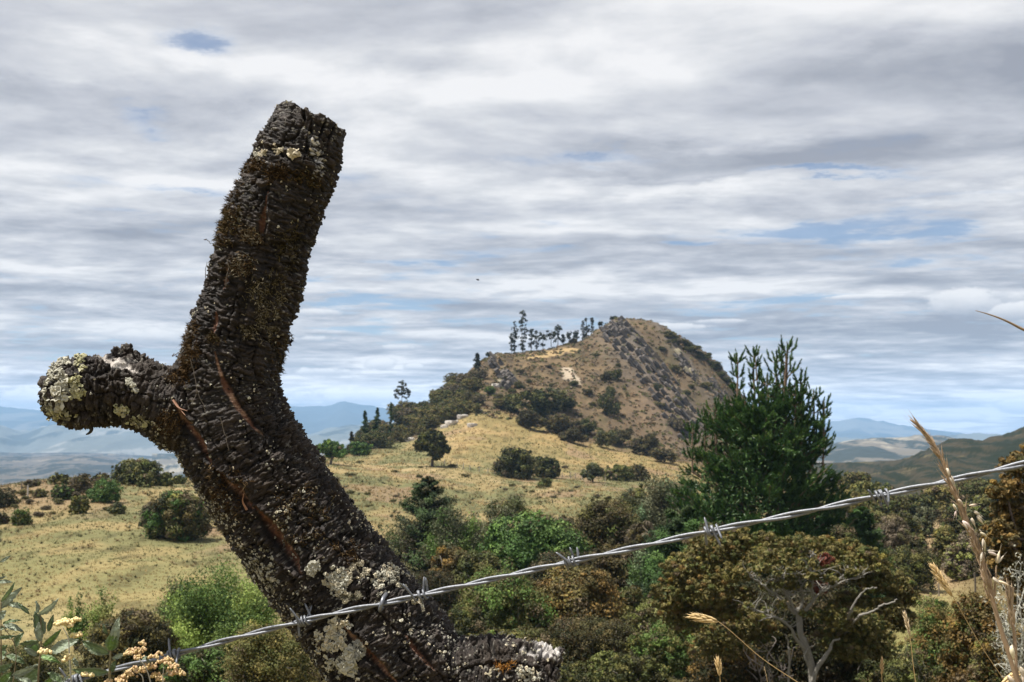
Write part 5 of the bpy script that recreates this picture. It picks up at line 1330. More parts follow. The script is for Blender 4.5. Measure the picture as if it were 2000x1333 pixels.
    disp = lump * .0045 * (1 - .7 * tend) + (1 - .55 * tend) * ((g1 - 1) * .0022 + (cid - .5) * .0020 * g1 + (g2 - 1) * .0011 + (cid2 - .5) * .0012 + fine * .0021 + - fis * .0042 + (cid3 - .5) * .0022 + (ridge - .5) * .0017 * np.clip(.75 + fbm(B * 30 + 3, 3, 61) * 1.5, .15, 1.4)) * amp
    # folds across the left stub
    fold = np.abs(np.sin((s - 3.3) * 170 + warp[:, 0] * 2.5)) ** .6
    disp += np.where(branch == 1, (fold - .7) * .0032 * sstep(3.36, 3.40, s) * (1 - sstep(3.46, 3.49, s)), 0)
    wood = np.zeros(n); deep = np.zeros(n)
    # long splits that show red-brown wood
    def crack(pts, w, depth, wd_side=1., show=1.):
        nonlocal disp, wood
        P = np.array(pts, float); best = np.full(n, 1e9); side = np.zeros(n); tt = np.zeros(n)
        tot = len(P) - 1
        for i in range(tot):
            a, b = P[i], P[i + 1]; ab = b - a; L2 = ab @ ab
            u = np.clip(((px - a[0]) * ab[0] + (py - a[1]) * ab[1]) / L2, 0, 1)
            qx, qy = px - a[0] - u * ab[0], py - a[1] - u * ab[1]; d = np.hypot(qx, qy); m = d < best
            best = np.where(m, d, best); side = np.where(m, np.sign(ab[0] * qy - ab[1] * qx) * d, side); tt = np.where(m, (i + u) / tot, tt)
        wv = w * np.clip(np.sin(np.clip(tt, 0.02, .98) * np.pi), .12, 1) ** .6 * (1 + warp[:, 1] * .8)
        k = np.exp(-(best / np.maximum(wv, .5)) ** 2) * front
        lip = np.exp(-((best - wv * 1.9) / (wv * .8 + .5)) ** 2) * front
        disp = disp * (1 - .7 * k) - k * .8 * depth * np.clip(wv / w, .3, 1) + lip * depth * .2
        off_ = np.clip(side * wd_side / np.maximum(wv, .5), -1.6, 1.6)
        wood = np.maximum(wood, show * np.exp(-((off_ - .3) / .75) ** 4) * sstep(.05, .2, k) * sstep(-.75, -.35, warp[:, 2]))
        deep[:] = np.maximum(deep, np.exp(-((off_ + .95) / .5) ** 2) * sstep(.12, .4, k))  # one flank of the split, where groove shade is put into the colour
    crack([(419, 688), (428, 720), (440, 748), (458, 776), (480, 806), (500, 832), (516, 848)], 7.5, .008, 1)
    crack([(340, 782), (352, 812), (366, 840), (385, 866), (402, 895), (425, 925)], 8, .010, -1)
    crack([(418, 915), (440, 945), (462, 966), (478, 986), (492, 994)], 13, .016, -1)
    crack([(500, 992), (515, 1020), (530, 1046), (552, 1070), (572, 1096), (588, 1120)], 13, .016, -1)
    crack([(668, 1222), (684, 1246), (702, 1268), (730, 1292), (752, 1315), (778, 1338)], 10, .013, -1)
    crack([(795, 1240), (812, 1262), (830, 1284), (846, 1308)], 6.5, .009, 1)
    crack([(522, 372), (517, 410), (513, 440), (508, 470)], 6, .009, 1)
    crack([(444, 520), (440, 545), (436, 565)], 4, .006, 1)
    crack([(420, 608), (417, 630), (414, 655)], 4.5, .006, 1)
    crack([(490, 480), (486, 540), (474, 600), (468, 650), (462, 700)], 7, .007, 1, 0.)
    crack([(609, 228), (606, 262), (598, 296), (590, 320)], 3.4, .009, 1, 0.)
    crack([(592, 208), (594, 225), (596, 240)], 3, .010, 1, 0.)
    crack([(640, 222), (632, 248), (620, 275)], 3.2, .008, 1, 0.)
    crack([(658, 240), (648, 262), (640, 282)], 2.6, .007, 1, 0.)
    crack([(955, 1248), (962, 1272), (968, 1290)], 7, .012, 1, 0.)
    crack([(1022, 1262), (1050, 1280)], 5, .006, 1, 0.)
    # weathered cut ends
    topv = sstep(-.0045, .004, np.sum((V - SA[0][-1]) * tg[off[1] - 1], -1))
    rad = np.arctan2(p2, p1)
    disp = np.where((branch == 0) & (topv > .05), disp * .35 + np.minimum(0, np.sin(rad * 9 + 2.2 * np.sin(rad * 4)) * 4 - 3.0) * .0050 * topv, disp)
    # pale wood where the bark has come away on the stub
    def patch(cx, cy, ang, l, w, rag=.25):
        ca, sa = math.cos(ang), math.sin(ang); u = ((px - cx) * ca + (py - cy) * sa) / l; v = (-(px - cx) * sa + (py - cy) * ca) / w
        return sstep(1.15, .75, np.sqrt(u * u + v * v) + warp[:, 0] * rag) * front
    bare = np.maximum(patch(225, 703, .32, 34, 8), patch(258, 716, .5, 20, 5))
    disp -= bare * .002
    V2 = V + Nn * disp[:, None]
    lime = np.maximum(np.maximum(patch(616, 290, 1.25, 26, 11, 1.1), patch(630, 322, 1.7, 26, 6, 1.2) * .8), patch(617, 336, 1.7, 22, 4, 1.2) * .8) * sstep(-.4, .3, fine + (g2 - .6))
    grayend = np.maximum(patch(1068, 1268, .1, 28, 13, .5), patch(1035, 1272, .5, 26, 6, .5) * .8)
    mossy = np.clip(sstep(.05, .5, fbm(B * 34 + 5, 3, 71)) * .8, 0, 1)
    speck = sstep(.30, .46, fbm(B * np.array([420, 300, 300]), 2, 81)) * sstep(-.1, .35, fbm(B * 22, 3, 91) + .25 * ((py > 1050) | (px < 330)) + .1)
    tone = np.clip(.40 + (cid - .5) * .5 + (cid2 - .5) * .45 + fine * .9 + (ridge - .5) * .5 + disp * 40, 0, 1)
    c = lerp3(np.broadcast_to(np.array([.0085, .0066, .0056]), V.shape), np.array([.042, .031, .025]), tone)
    c = lerp3(c, np.array([.034, .021, .010]), mossy * .5)
    c = lerp3(c, np.array([.36, .34, .29]), speck * .55 * (g2 > .4))
    c = lerp3(c, np.array([.004, .003, .003]), np.maximum(deep * .9, 0))  # shade inside the splits, painted near black
    c = lerp3(c, lerp3(np.broadcast_to(np.array([.15, .068, .040]), V.shape), np.array([.42, .26, .17]), sstep(-.15, .5, warp[:, 0] + fine * .8)), wood)
    c = lerp3(c, np.array([.44, .40, .36]), bare)
    c = lerp3(c, np.array([.62, .61, .60]), lime)
    c = lerp3(c, np.array([.34, .32, .30]) * (1 + .6 * ridge)[:, None], grayend * .9)
    m, nt, b = newmat('dark_bark')
    a = attr(nt, 'tint'); oc = objco(nt); nz = noise(nt, oc, 900., 4., .65); nz2 = noise(nt, oc, 260., 4., .6)
    f = nz * .7 + nz2 * .6 + .35
    L(nt, mixc(nt, 1., a.outputs['Color'], vec(nt, f, f, f), 'MULTIPLY'), b.inputs['Base Color']); sets(b, .66, .32)
    bump(nt, b, nz + nz2, .8, .0014)
    gx = float(at(855, 1333, PY)[0]); base = np.array([gx, PY, verge_z(PY)])
    root = empty('fence_post', base, 'forked old tree trunk post with dark cracked bark holding the barbed wire', 'fence post')
    Vl, Ql, Tl = tube(SLOW[0], SLOW[1], 48); Vl = Vl + fbm(Vl * 40, 4, 6)[:, None] * .006 * np.array([1, 1, 0])
    mesh('trunk', np.concatenate([V2, Vl]) - base, np.concatenate([Q, Ql + n]), Tl + n, m, root, True, vert_tint=np.concatenate([np.clip(c, 0, 1), np.full((len(Vl), 3), .022)]))
    return root, base, V2, Nn, px, py, r
post, pbase, PV, PN, ppx, ppy, rp = build_post()
print('post', time.time() - T0)

def post_growth():
    r = rp
    m_l, nt, b = newmat('foliose_lichen'); a = attr(nt, 'tint'); nz = noise(nt, objco(nt), 700., 3., .6)
    L(nt, mixc(nt, nz, a.outputs['Color'], mixc(nt, 1., a.outputs['Color'], (.72, .70, .62), 'MULTIPLY')), b.inputs['Base Color']); sets(b, .8, .2)
    m_m = tint_material('dry_moss', .85, .15, 200., .5)
    front = PN[:, 1] < .35
    gm = fbm(PV * 55, 4, 123); gm2 = fbm(PV * 130, 3, 131)
    def region(cx, cy, rx, ry, ang=0., dens=1.):
        ca, sa = math.cos(ang), math.sin(ang); u = ((ppx - cx) * ca + (ppy - cy) * sa) / rx; v = (-(ppx - cx) * sa + (ppy - cy) * ca) / ry
        d2 = u * u + v * v
        idx = np.nonzero((d2 < r.uniform(.3, 1.5, len(ppx))) & front & (gm * .8 + gm2 * .8 > -.22 + .22 * d2))[0]
        return idx if len(idx) > 40 else np.nonzero((d2 < 1) & front)[0]
    def rosettes(g, idx, n, smin, smax, pal, curl=.8):
        if len(idx) == 0: return
        k = r.choice(idx, n); c = PV[k]; N = norm(PN[k] + r.normal(size=(n, 3)) * .38)
        s = (smin + (smax - smin) * r.random(n) ** 1.7) * PXM
        M_ = 9; ref = norm(r.normal(size=(n, 3))); U = norm(np.cross(N, ref)); W = np.cross(N, U)
        th = np.arange(M_) * 2 * np.pi / M_
        rad = s[:, None] * r.uniform(.45, 1.15, (n, M_))
        lift = s[:, None] * r.uniform(-.1, curl, (n, M_)) + .0006
        ring = c[:, None] + U[:, None] * (np.cos(th)[None] * rad)[..., None] + W[:, None] * (np.sin(th)[None] * rad)[..., None] + N[:, None] * lift[..., None]
        mid = c[:, None] + (ring - c[:, None]) * .55 + N[:, None] * (.0009 + .12 * s)[:, None, None]
        cen = c + N * .0009
        V = np.concatenate([cen[:, None], mid, ring], 1).reshape(-1, 3); st = (np.arange(n) * (1 + 2 * M_))[:, None]
        j = np.arange(M_); j2 = (j + 1) % M_
        T = np.stack([np.broadcast_to(st, (n, M_)), st + 1 + j, st + 1 + j2], -1).reshape(-1, 3)
        Q = np.stack([st + 1 + j, st + 1 + M_ + j, st + 1 + M_ + j2, st + 1 + j2], -1).reshape(-1, 4)
        cc = pick(r, pal, n) * r.uniform(.75, 1.15, (n, 1))
        g.add(V - pbase, Q, T, cq=np.repeat(cc, M_, 0), ct=np.repeat(cc, M_, 0))
    pale = [(.50, .49, .42), (.42, .41, .35), (.56, .54, .46)]; yel = [(.46, .45, .26), (.40, .39, .22), (.5, .48, .33)]; cream = [(.62, .55, .42), (.55, .5, .38)]; dull = [(.2, .19, .13), (.28, .26, .18), (.15, .14, .10)]
    specs = [('pale grey green lichen on the end of the left stub', [(112, 735, 22, 50, .2, 150, 4, 13, pale), (118, 765, 16, 28, 0, 26, 10, 20, pale)]),
             ('yellowish lichen band around the left stub', [(152, 715, 14, 34, .3, 70, 4, 12, yel), (150, 770, 14, 26, 0, 50, 4, 11, yel)]),
             ('dull lichen under the left stub end', [(120, 806, 36, 18, 0, 150, 3, 10, dull + yel), (85, 785, 12, 36, 0, 80, 3, 8, dull)]),
             ('lichen where the left stub meets the trunk', [(252, 760, 13, 26, .2, 60, 3, 10, pale), (238, 800, 16, 14, 0, 24, 5, 15, yel), (275, 825, 26, 12, .3, 60, 3, 8, dull + yel)]),
             ('cream lichen under the cut top', [(570, 297, 12, 12, .3, 16, 6, 14, cream), (535, 292, 40, 9, -.3, 60, 3, 7, cream), (500, 300, 16, 12, .9, 24, 3, 8, pale)]),
             ('grey lichen beside the long split', [(612, 1108, 12, 12, 0, 14, 8, 16, pale), (660, 1130, 32, 26, .5, 130, 4, 11, pale + cream), (700, 1110, 22, 18, 0, 60, 3, 9, cream)]),
             ('lichen strip above the wire', [(765, 1135, 40, 28, .7, 130, 4, 10, cream + pale), (800, 1170, 34, 16, .6, 70, 4, 11, pale + cream), (690, 1165, 26, 12, 0, 50, 3, 9, dull + cream)]),
             ('large pale lichen below the wire', [(650, 1245, 32, 36, .7, 150, 4, 12, pale + cream), (670, 1300, 28, 38, .5, 150, 5, 15, pale), (690, 1275, 14, 16, .5, 20, 10, 18, pale)]),
             ('lichen on the lower right stub', [(1025, 1318, 24, 14, 0, 40, 4, 9, cream + pale), (960, 1310, 20, 12, 0, 12, 3, 6, cream)]),
             ('speckled lichen down the left edge of the trunk', [(330, 880, 22, 60, -.5, 150, 2.5, 7, dull + pale), (400, 985, 24, 60, -.6, 150, 2.5, 7, dull + pale), (510, 1120, 40, 44, -.6, 210, 2.5, 8, pale + dull)])]
    for lab, parts in specs:
        g = Geo()
        for cx, cy, rx, ry, an, n, s0, s1, pal in parts: rosettes(g, region(cx, cy, rx, ry, an), int(n * 1.5), s0 * .7, s1 * .62, pal)
        tag(g.build('lichen', m_l, post), lab)
    g = Geo(); allf = np.nonzero(front & (ppy < 1400) & (ppy > 150) & (gm + gm2 > .12))[0]
    rosettes(g, allf, 1000, 1.2, 3.4, pale + dull + cream)
    low = np.nonzero(front & (ppy < 1400) & (ppy > 950) & (gm + gm2 > .08))[0]; rosettes(g, low, 800, 1.6, 4.6, pale + cream)
    tag(g.build('lichen_specks', m_l, post), 'scattered tiny lichen flakes over the bark', kind='stuff')
    # moss and dead fibres
    def moss(g, idx, n, l0, l1, pal, droop=.3):
        k = r.choice(idx, n); c = PV[k]; d = norm(PN[k] + r.normal(size=(n, 3)) * .75 + np.array([-.15, 0, .2])); l = r.uniform(l0, l1, n) * PXM; w = r.uniform(.5, 1.0, n) * PXM
        s = norm(np.cross(d, r.normal(size=(n, 3)))) * w[:, None]
        bend = np.array([0, 0, -1.]) * (l * droop * r.random(n))[:, None] + r.normal(size=(n, 3)) * (l * .22)[:, None]
        mid = c + d * (l * .55)[:, None]; tip = c + d * l[:, None] + bend
        V = np.stack([c - s, c + s, mid + s * .8, mid - s * .8, tip], 1).reshape(-1, 3); st = (np.arange(n) * 5)[:, None]
        cc = pick(r, pal, n) * r.uniform(.6, 1.35, (n, 1))
        g.add(V - pbase, st + np.array([[0, 1, 2, 3]]), st + np.array([[3, 2, 4]]), cq=cc, ct=cc)
    brown = [(.062, .036, .015), (.085, .05, .02), (.036, .023, .012), (.13, .085, .038)]; oliv = [(.07, .055, .022), (.042, .034, .015), (.12, .095, .045)]; palef = [(.22, .19, .13), (.3, .26, .18)]
    ms = [('brown moss collar below the cut top', [(520, 335, 46, 24, .25, 2300, brown), (600, 350, 34, 16, .2, 900, brown + oliv)]), ('moss cushion on the left edge of the upper limb', [(445, 440, 26, 44, .45, 3000, brown + oliv), (490, 460, 24, 16, 0, 900, brown + palef)]),
          ('mossy left edge above the cushion', [(455, 390, 16, 50, .35, 1500, brown)]), ('moss at the fork', [(372, 690, 20, 56, .15, 2600, brown), (425, 655, 22, 14, 0, 700, brown + oliv), (350, 735, 26, 16, 0, 800, brown)]),
          ('pale dead fibres on the upper limb', [(470, 515, 34, 26, 0, 900, palef + brown), (520, 575, 40, 46, .3, 1300, oliv + palef), (505, 640, 40, 30, 0, 900, oliv + palef), (560, 500, 30, 60, .3, 800, oliv)]),
          ('fine dry moss along the trunk', [(560, 700, 30, 60, 0, 500, brown + oliv), (450, 960, 40, 60, -.6, 1200, brown), (600, 1010, 70, 60, .8, 1200, brown + oliv), (330, 830, 26, 34, 0, 900, brown), (680, 1080, 40, 30, .5, 700, brown), (985, 1300, 20, 10, 0, 300, [(.3, .14, .03), (.2, .1, .03)])])]
    for lab, parts in ms:
        g = Geo()
        for cx, cy, rx, ry, an, n, pal in parts:
            idx = region(cx, cy, rx, ry, an)
            if len(idx): moss(g, idx, int(n * .62), 4, 13, pal)
        tag(g.build('moss', m_m, post), lab)
    # lifted bark flakes all over, catching light on their edges
    g = Geo(); n = 1500
    k = r.choice(np.nonzero((PN[:, 1] < .5) & (ppy < 1400) & (ppy > 290))[0], n); c = PV[k]; N = norm(PN[k] + r.normal(size=(n, 3)) * .45); U = norm(np.cross(N, r.normal(size=(n, 3)))); W = np.cross(N, U)
    l = r.uniform(2, 6.5, n)[:, None] * PXM; w = r.uniform(1.5, 5, n)[:, None] * PXM; lift = N * l * r.uniform(.1, .75, (n, 1))
    V = np.stack([c - U * w, c + U * w, c + U * w * r.uniform(.5, 1, (n, 1)) + W * l + lift, c - U * w * r.uniform(.5, 1, (n, 1)) + W * l * r.uniform(.6, 1, (n, 1)) + lift * .8], 1).reshape(-1, 3)
    cc = pick(r, [(.016, .013, .012), (.028, .022, .02), (.05, .042, .038), (.022, .016, .010)], n) * r.uniform(.7, 1.3, (n, 1))
    g.add(V - pbase, np.arange(4 * n).reshape(-1, 4), cq=cc)
    m_f = tint_material('bark_flakes', .5, .4, 500., .5)
    tag(g.build('bark_flakes', m_f, post), 'small lifted flakes of dark bark', kind='stuff')
    # the bark hook under the stub, torn splinter, hanging rootlets
    g = Geo(); P = at(np.array([168, 174, 178, 178, 173, 168]), np.array([826, 832, 836, 842, 847, 849]), PY - .04) - pbase; V, Q, T = tube(spline(P, 14), np.linspace(8, 1.5, 14) * PXM * .8, 8); g.add(V, Q, T, cq=(.02, .018, .017), ct=(.02, .018, .017)); g.build('bark_hook', m_f, post)
    g = Geo()
    for pts in ([(338, 782), (348, 796), (366, 803)], [(341, 786), (352, 800), (362, 812)], [(482, 996), (474, 980), (476, 966)]):
        P = spline(np.array([at(x, y, PY - .068 - .004 * i) for i, (x, y) in enumerate(pts)]), 8) - pbase; V, Q, T = tube(P, np.linspace(2.4, .4, 8) * PXM, 5); g.add(V, Q, T, cq=(.27, .135, .08), ct=(.27, .135, .08))
    g.build('splinter', m_f, post)
    g = Geo()
    for pts, dy in (([(372, 700), (378, 730), (384, 760), (376, 790)], -.064), ([(384, 760), (396, 790), (404, 812)], -.066), ([(336, 696), (346, 690), (356, 684)], 0.), ([(336, 696), (340, 690)], 0.), ([(397, 560), (402, 548), (401, 530), (405, 512)], 0.), ([(398, 468), (406, 470), (412, 476)], 0.), ([(440, 560), (446, 520), (440, 500)], -.05), ([(406, 520), (410, 540), (404, 560)], -.02), ([(430, 815), (440, 850), (448, 880)], -.066)):
        P = spline(np.array([at(x, y, PY + dy) for x, y in pts]), 12) - pbase; P = P + r.normal(size=P.shape) * .0004; V, Q, T = tube(P, np.linspace(1.0, .5, 12) * PXM, 5); cl = (.10, .08, .06); g.add(V, Q, T, cq=cl, ct=cl)
    g.build('rootlets', m_f, post)
post_growth()

# ================================================================== BARBED WIRE
def wire():
    r = np.random.default_rng(4)
    m, nt, b = newmat('galvanised_steel'); nz = noise(nt, objco(nt), 350., 5., .65)
    L(nt, ramp(nt, nz, [(.3, (.105, .112, .125)), (.7, (.225, .235, .26))]), b.inputs['Base Color']); sets(b, .5, .5, .45); bump(nt, b, nz, .4, .0008)
    ctl = [(-500, 1520, 1.16), (-150, 1418, 1.14), (140, 1330, 1.115), (340, 1279, 1.10), (470, 1244, 1.092), (593, 1213, 1.085), (690, 1191, 1.0805), (745, 1180, 1.0795), (822, 1163, 1.079), (960, 1132, 1.07), (1115, 1097, 1.055), (1260, 1066, 1.035), (1390, 1037, 1.02), (1560, 1003, .995), (1720, 968, .975), (1860, 938, .955), (2000, 906, .935), (2350, 822, .90), (2700, 740, .87)]
    a = spline(np.array(ctl), 1500); C = at(a[:, 0], a[:, 1], a[:, 2])
    s = np.concatenate([[0], np.cumsum(np.linalg.norm(np.diff(C, axis=0), axis=1))]); t = norm(np.gradient(C, axis=0))
    u = norm(np.cross(t, np.array([0, 1., 0]))); w = np.cross(t, u)
    mid = C[len(C) // 2]
    root = empty('barbed_wire', mid, 'galvanised two-strand barbed wire rising from lower left to right', 'barbed wire')
    R0 = .00147
    ph = 2 * np.pi * s / .092 + .6 * np.sin(s * 9)
    for k in (0, np.pi):
        P = C + R0 * 1.02 * (np.cos(ph + k)[:, None] * u + np.sin(ph + k)[:, None] * w)
        V, Q, T = tube(P, R0, 10); g = Geo(); g.add(V - mid, Q, T); g.build('strand', m, root, True, False)
    for bx, fl in ((150, 0), (340, 1), (593, 2), (822, 3), (1115, 4), (1390, 5), (1720, 6), (2080, 7)):
        i = int(np.argmin(np.abs(a[:, 0] - bx))); c, tt, uu, ww = C[i], t[i], u[i], w[i]
        g = Geo()
        for q in (0, 1):
            th0 = r.uniform(0, 6.28)
            turns = 1.5 if (fl + q) % 2 else 2.0; th0 = (1 if q else -1) * 1.57 * (1 if fl % 3 else -1) + r.normal() * .35; nn = 40; th = th0 + np.linspace(0, turns * 2 * np.pi, nn); rr = R0 * 2.75
            ax = (np.linspace(-1, 1, nn) * .0042) + (q - .5) * .0042
            H = c + tt * ax[:, None] + rr * (np.cos(th)[:, None] * uu + np.sin(th)[:, None] * ww)
            # straight cut ends run off along the tangent
            d0 = norm((H[0] - H[1])) ; d1 = norm(H[-1] - H[-2]); ln = r.uniform(.009, .016)
            e0 = H[0] + d0[None] * np.linspace(ln, ln * .1, 6)[:, None] - tt * np.linspace(.003, 0, 6)[:, None] * r.normal(); e1 = H[-1] + d1[None] * np.linspace(ln * .1, ln, 6)[:, None] + tt * np.linspace(0, .003, 6)[:, None] * r.normal()
            P = np.concatenate([e0, H, e1]); rad = np.full(len(P), R0 * .78); rad[0] = rad[-1] = R0 * .25; rad[1] = rad[-2] = R0 * .7
            V, Q, T = tube(P, rad, 8); g.add(V - mid, Q, T)
        g.build('barb', m, root, True, False)
    # the staple that pins the wire to the post
    i = int(np.argmin(np.abs(a[:, 0] - 746))); c, tt, uu, ww = C[i], t[i], u[i], w[i]
    up = norm(np.array([.28, 0, 1.])); into = np.array([0, 1., 0])
    th = np.linspace(-.05, np.pi + .05, 20)
    arc = np.stack([up * math.cos(x) * .0062 - into * math.sin(x) * .0058 for x in th])
    P = np.concatenate([arc[:1] + into * .026, arc, arc[-1:] + into * .026])
    V, Q, T = tube(P, .0019, 10); g = Geo(); g.add(V, Q, T)
    m2, nt2, b2 = newmat('staple_steel'); L(nt2, ramp(nt2, noise(nt2, objco(nt2), 500., 4.), [(.3, (.12, .125, .14)), (.7, (.26, .27, .3))]), b2.inputs['Base Color']); sets(b2, .45, .5, .6)
    o = g.build('staple', m2, None, True, False); o.location = c; tag(o, 'bent steel staple pinning the barbed wire to the post', 'staple')
wire()

# ================================================================== DRY GRASS STALKS
def seed(g, c, d, l, w, r, col, awn=0.):
    """one pointed husk"""
    d = d / np.linalg.norm(d); n = 6; t = np.linspace(0, 1, n); P = c + d * (t * l)[:, None]
    R = w * np.array([.35, .85, 1., .8, .45, .06])
    V, Q, T = tube(P, R, 6); cc = np.array(col) * r.uniform(.8, 1.2); g.add(V, Q, T, cq=cc, ct=cc)
    if awn:
        V, Q, T = tube(np.array([P[-1], P[-1] + d * awn * l]), np.array([.12 * w, .03 * w]), 4); g.add(V, Q, T, cq=cc, ct=cc)
def grass_spike(tip, neck, foot, Y, wpx, label, col, stemcol=(.42, .29, .13), stem=1.6, name='grass_spike', n=26, dy=.0):
    r = np.random.default_rng(int(tip[0] + tip[1])); k = Y / F
    A, B_, C_ = at(*tip, Y), at(*neck, Y), at(*foot, Y + dy)
    dirn = norm(C_ - B_); zg = verge_z(Y)
    # run on below the frame to the ground
    ext = [C_]; p = C_.copy()
    G = np.array([C_[0] + dirn[0] * .22, Y + .05, zg - .02]); base = np.array([G[0], G[1], zg])
    D1 = C_ + dirn * .05; D2 = C_ + dirn * .10
    P = spline(np.stack([A, B_, (B_ + C_) / 2 + np.array([0, 0, -.003]), C_, D1, D2]), 60)
    root = empty(name, base, label, 'grass', 'dry grass stalks in front of the fence')
    g = Geo(); V, Q, T = tube(P - base, np.linspace(stem * .35, stem * .6, 60) * k, 7); g.add(V, Q, T, cq=stemcol, ct=stemcol)
    tt_ = np.linspace(0, 1, 30)[:, None]; q0, q1 = D2, D2 + dirn * .12; Pl = q0 * (1 - tt_) ** 2 + 2 * q1 * tt_ * (1 - tt_) + G * tt_ ** 2
    V, Q, T = tube(Pl - base, np.full(30, stem * .6 * k), 7); g.add(V, Q, T, cq=stemcol, ct=stemcol); g.build('stem', M_STRAW, root, True)
    h = Geo(); ax = A - B_; ln = np.linalg.norm(ax); ax /= ln
    e1 = norm(np.cross(ax, np.array([0, 1., 0]))); e2 = np.cross(ax, e1)
    for i in range(n):
        t = i / (n - 1); an = i * 2.4 + r.normal() * .2; side = e1 * math.cos(an) + e2 * math.sin(an) * .7
        env = math.sin(min(1, .12 + t * .9) * math.pi * .93) ** .6
        c = B_ + ax * ln * (t * .86) + side * wpx * k * .16 * env
        seed(h, c - base, ax + side * .42 * env, wpx * k * r.uniform(.95, 1.35), wpx * k * .16, r, np.array(col), .25)
    h.build('seed_head', M_STRAW, root, True)
    return root
GOLD = (.60, .44, .22); PALE = (.62, .50, .33)
grass_spike((1352, 1204), (1402, 1214), (1575, 1345), .98, 15, 'golden grass spike bending left in front of the pale-trunked tree', GOLD, n=30)
grass_spike((1818, 1102), (1860, 1164), (1972, 1345), .92, 15, 'golden grass spike tilted over the right hand pasture', GOLD, n=30)
grass_spike((1766, 1196), (1777, 1240), (1790, 1345), 1.02, 9, 'short thin grass spike with a pale tip below the path', PALE, n=18)
grass_spike((1402, 1290), (1406, 1320), (1408, 1350), 1.0, 12, 'lowest golden grass spike rising from the bottom edge left of the trunk', GOLD, n=18)
grass_spike((1723, 1287), (1722, 1318), (1726, 1350), 1.0, 7, 'thin brown grass spike at the bottom edge under the pasture', (.42, .28, .14), n=16)
grass_spike((1493, 1303), (1497, 1322), (1506, 1350), 1.0, 3, 'bare thread-like grass stem at the bottom edge beside the pale trunk', (.5, .42, .32), n=8, stem=1.3)
grass_spike((1984, 1319), (1955, 1338), (1930, 1370), .92, 15, 'grass spike poking in at the bottom right corner', GOLD, n=24)
def tall_grass():
    r = np.random.default_rng(77); Y = .78; k = Y / F
    base = np.array([float(at(2010, 1400, Y)[0]), Y + .05, verge_z(Y)])
    root = empty('tall_grass', base, 'tall seeding grass stalk crossing the right end of the wire', 'grass', 'dry grass stalks in front of the fence')
    col = (.33, .23, .145)
    def stalk(pts, r0, r1, n=60, hair=0, dens=1.):
        g = Geo(); P = spline(np.array([at(x, y, Y) for x, y in pts]), n) - base
        V, Q, T = tube(np.linspace(P[-1], np.array([0, 0, -.02]), 8), np.full(8, r1 * k), 8); g.add(V, Q, T, cq=col, ct=col)
        V, Q, T = tube(P, np.linspace(r0, r1, n) * k, 8); g.add(V, Q, T, cq=col, ct=col)
        g.build('stem', M_STRAW, root, True); return P
    P = stalk([(1778, 820), (1800, 838), (1822, 866), (1840, 900), (1858, 948), (1880, 1000), (1905, 1060), (1925, 1120), (1938, 1170), (1955, 1230), (1975, 1290), (1992, 1345)], 1.3, 5.5)
    P2 = stalk([(1973, 1165), (1976, 1200), (1982, 1250), (1984, 1300), (1990, 1350)], 2., 5.)
    # bristly panicle: fine husks pressed along the upper stalk
    g = Geo()
    for i in range(330):
        t = r.random() ** .8; j = int(4 + t * 40); c = P[min(j, 44)]; d = norm(P[max(j - 3, 0)] - c) + r.normal(size=3) * .16
        seed(g, c + r.normal(size=3) * 2.5 * k * (.4 + t), d, r.uniform(16, 36) * k, r.uniform(.9, 1.9) * k, r, (.40, .29, .19), .5)
    for i in range(60):
        t = r.random(); c = P2[int(t * 24)]; seed(g, c + r.normal(size=3) * 2.5 * k, norm(P2[0] - P2[10]) + r.normal(size=3) * .12, r.uniform(18, 34) * k, r.uniform(1.2, 2.6) * k, r, (.38, .28, .18), .4)
    g.build('panicle', M_STRAW, root, True)
    g = Geo(); white = (.66, .58, .47)
    for x, y, an, l in [(1862, 985, 1.2, 16), (1868, 997, 1.9, 14), (1872, 975, .9, 15), (1893, 988, -.2, 17), (1902, 1000, .5, 17), (1908, 1008, .9, 18), (1880, 1018, .7, 24), (1898, 1012, 1.2, 20), (1915, 1040, .6, 18), (1922, 1055, 1.5, 22), (1930, 1078, .4, 24), (1918, 1080, 1.7, 20), (1946, 1100, -1.3, 26), (1950, 1135, .4, 22), (1940, 1128, .9, 20), (1975, 1262, 1.4, 30), (1988, 1300, .9, 30), (1970, 1320, 1.0, 26), (1996, 1315, 1.4, 24), (1858, 930, 1.2, 18), (1850, 915, 1.3, 16)]:
        d = at(x + math.cos(an) * l, y + math.sin(an) * l, Y - .005) - at(x, y, Y - .005)
        seed(g, at(x, y, Y - .004) - base, d, l * k * r.uniform(.85, 1.1), l * k * r.uniform(.12, .18), r, np.array(white) * r.uniform(.75, 1.05) * np.array([1, r.uniform(.9, 1.), r.uniform(.78, 1.)]), .5)
        seed(g, at(x + r.normal() * 2, y + r.normal() * 2, Y - .004) - base, d + r.normal(size=3) * .2 * np.linalg.norm(d), l * k * .8, l * k * .10, r, np.array(white) * .8, .4)
    g.build('husks', M_STRAW, root, True)
    g = Geo(); Pb = spline(np.array([at(x, y, Y) for x, y in [(1942, 1165), (1944, 1140), (1946, 1105)]]), 10) - base; V, Q, T = tube(Pb, np.linspace(2.6, 1.2, 10) * k, 6); g.add(V, Q, T, cq=col, ct=col); g.build('side_stem', M_STRAW, root, True)
    # curved dry blade entering from the right
    Yb = .7; kb = Yb / F; g = Geo()
    pts = spline(np.array([(1905, 607), (1930, 614), (1960, 625), (1990, 640), (2020, 658), (2080, 720), (2140, 900), (2170, 1300)]), 40); C = at(pts[:, 0], pts[:, 1], Yb); G = np.array([[C[-1][0] + .02, Yb + .03, verge_z(Yb) - .02]]); C = np.concatenate([C, G])
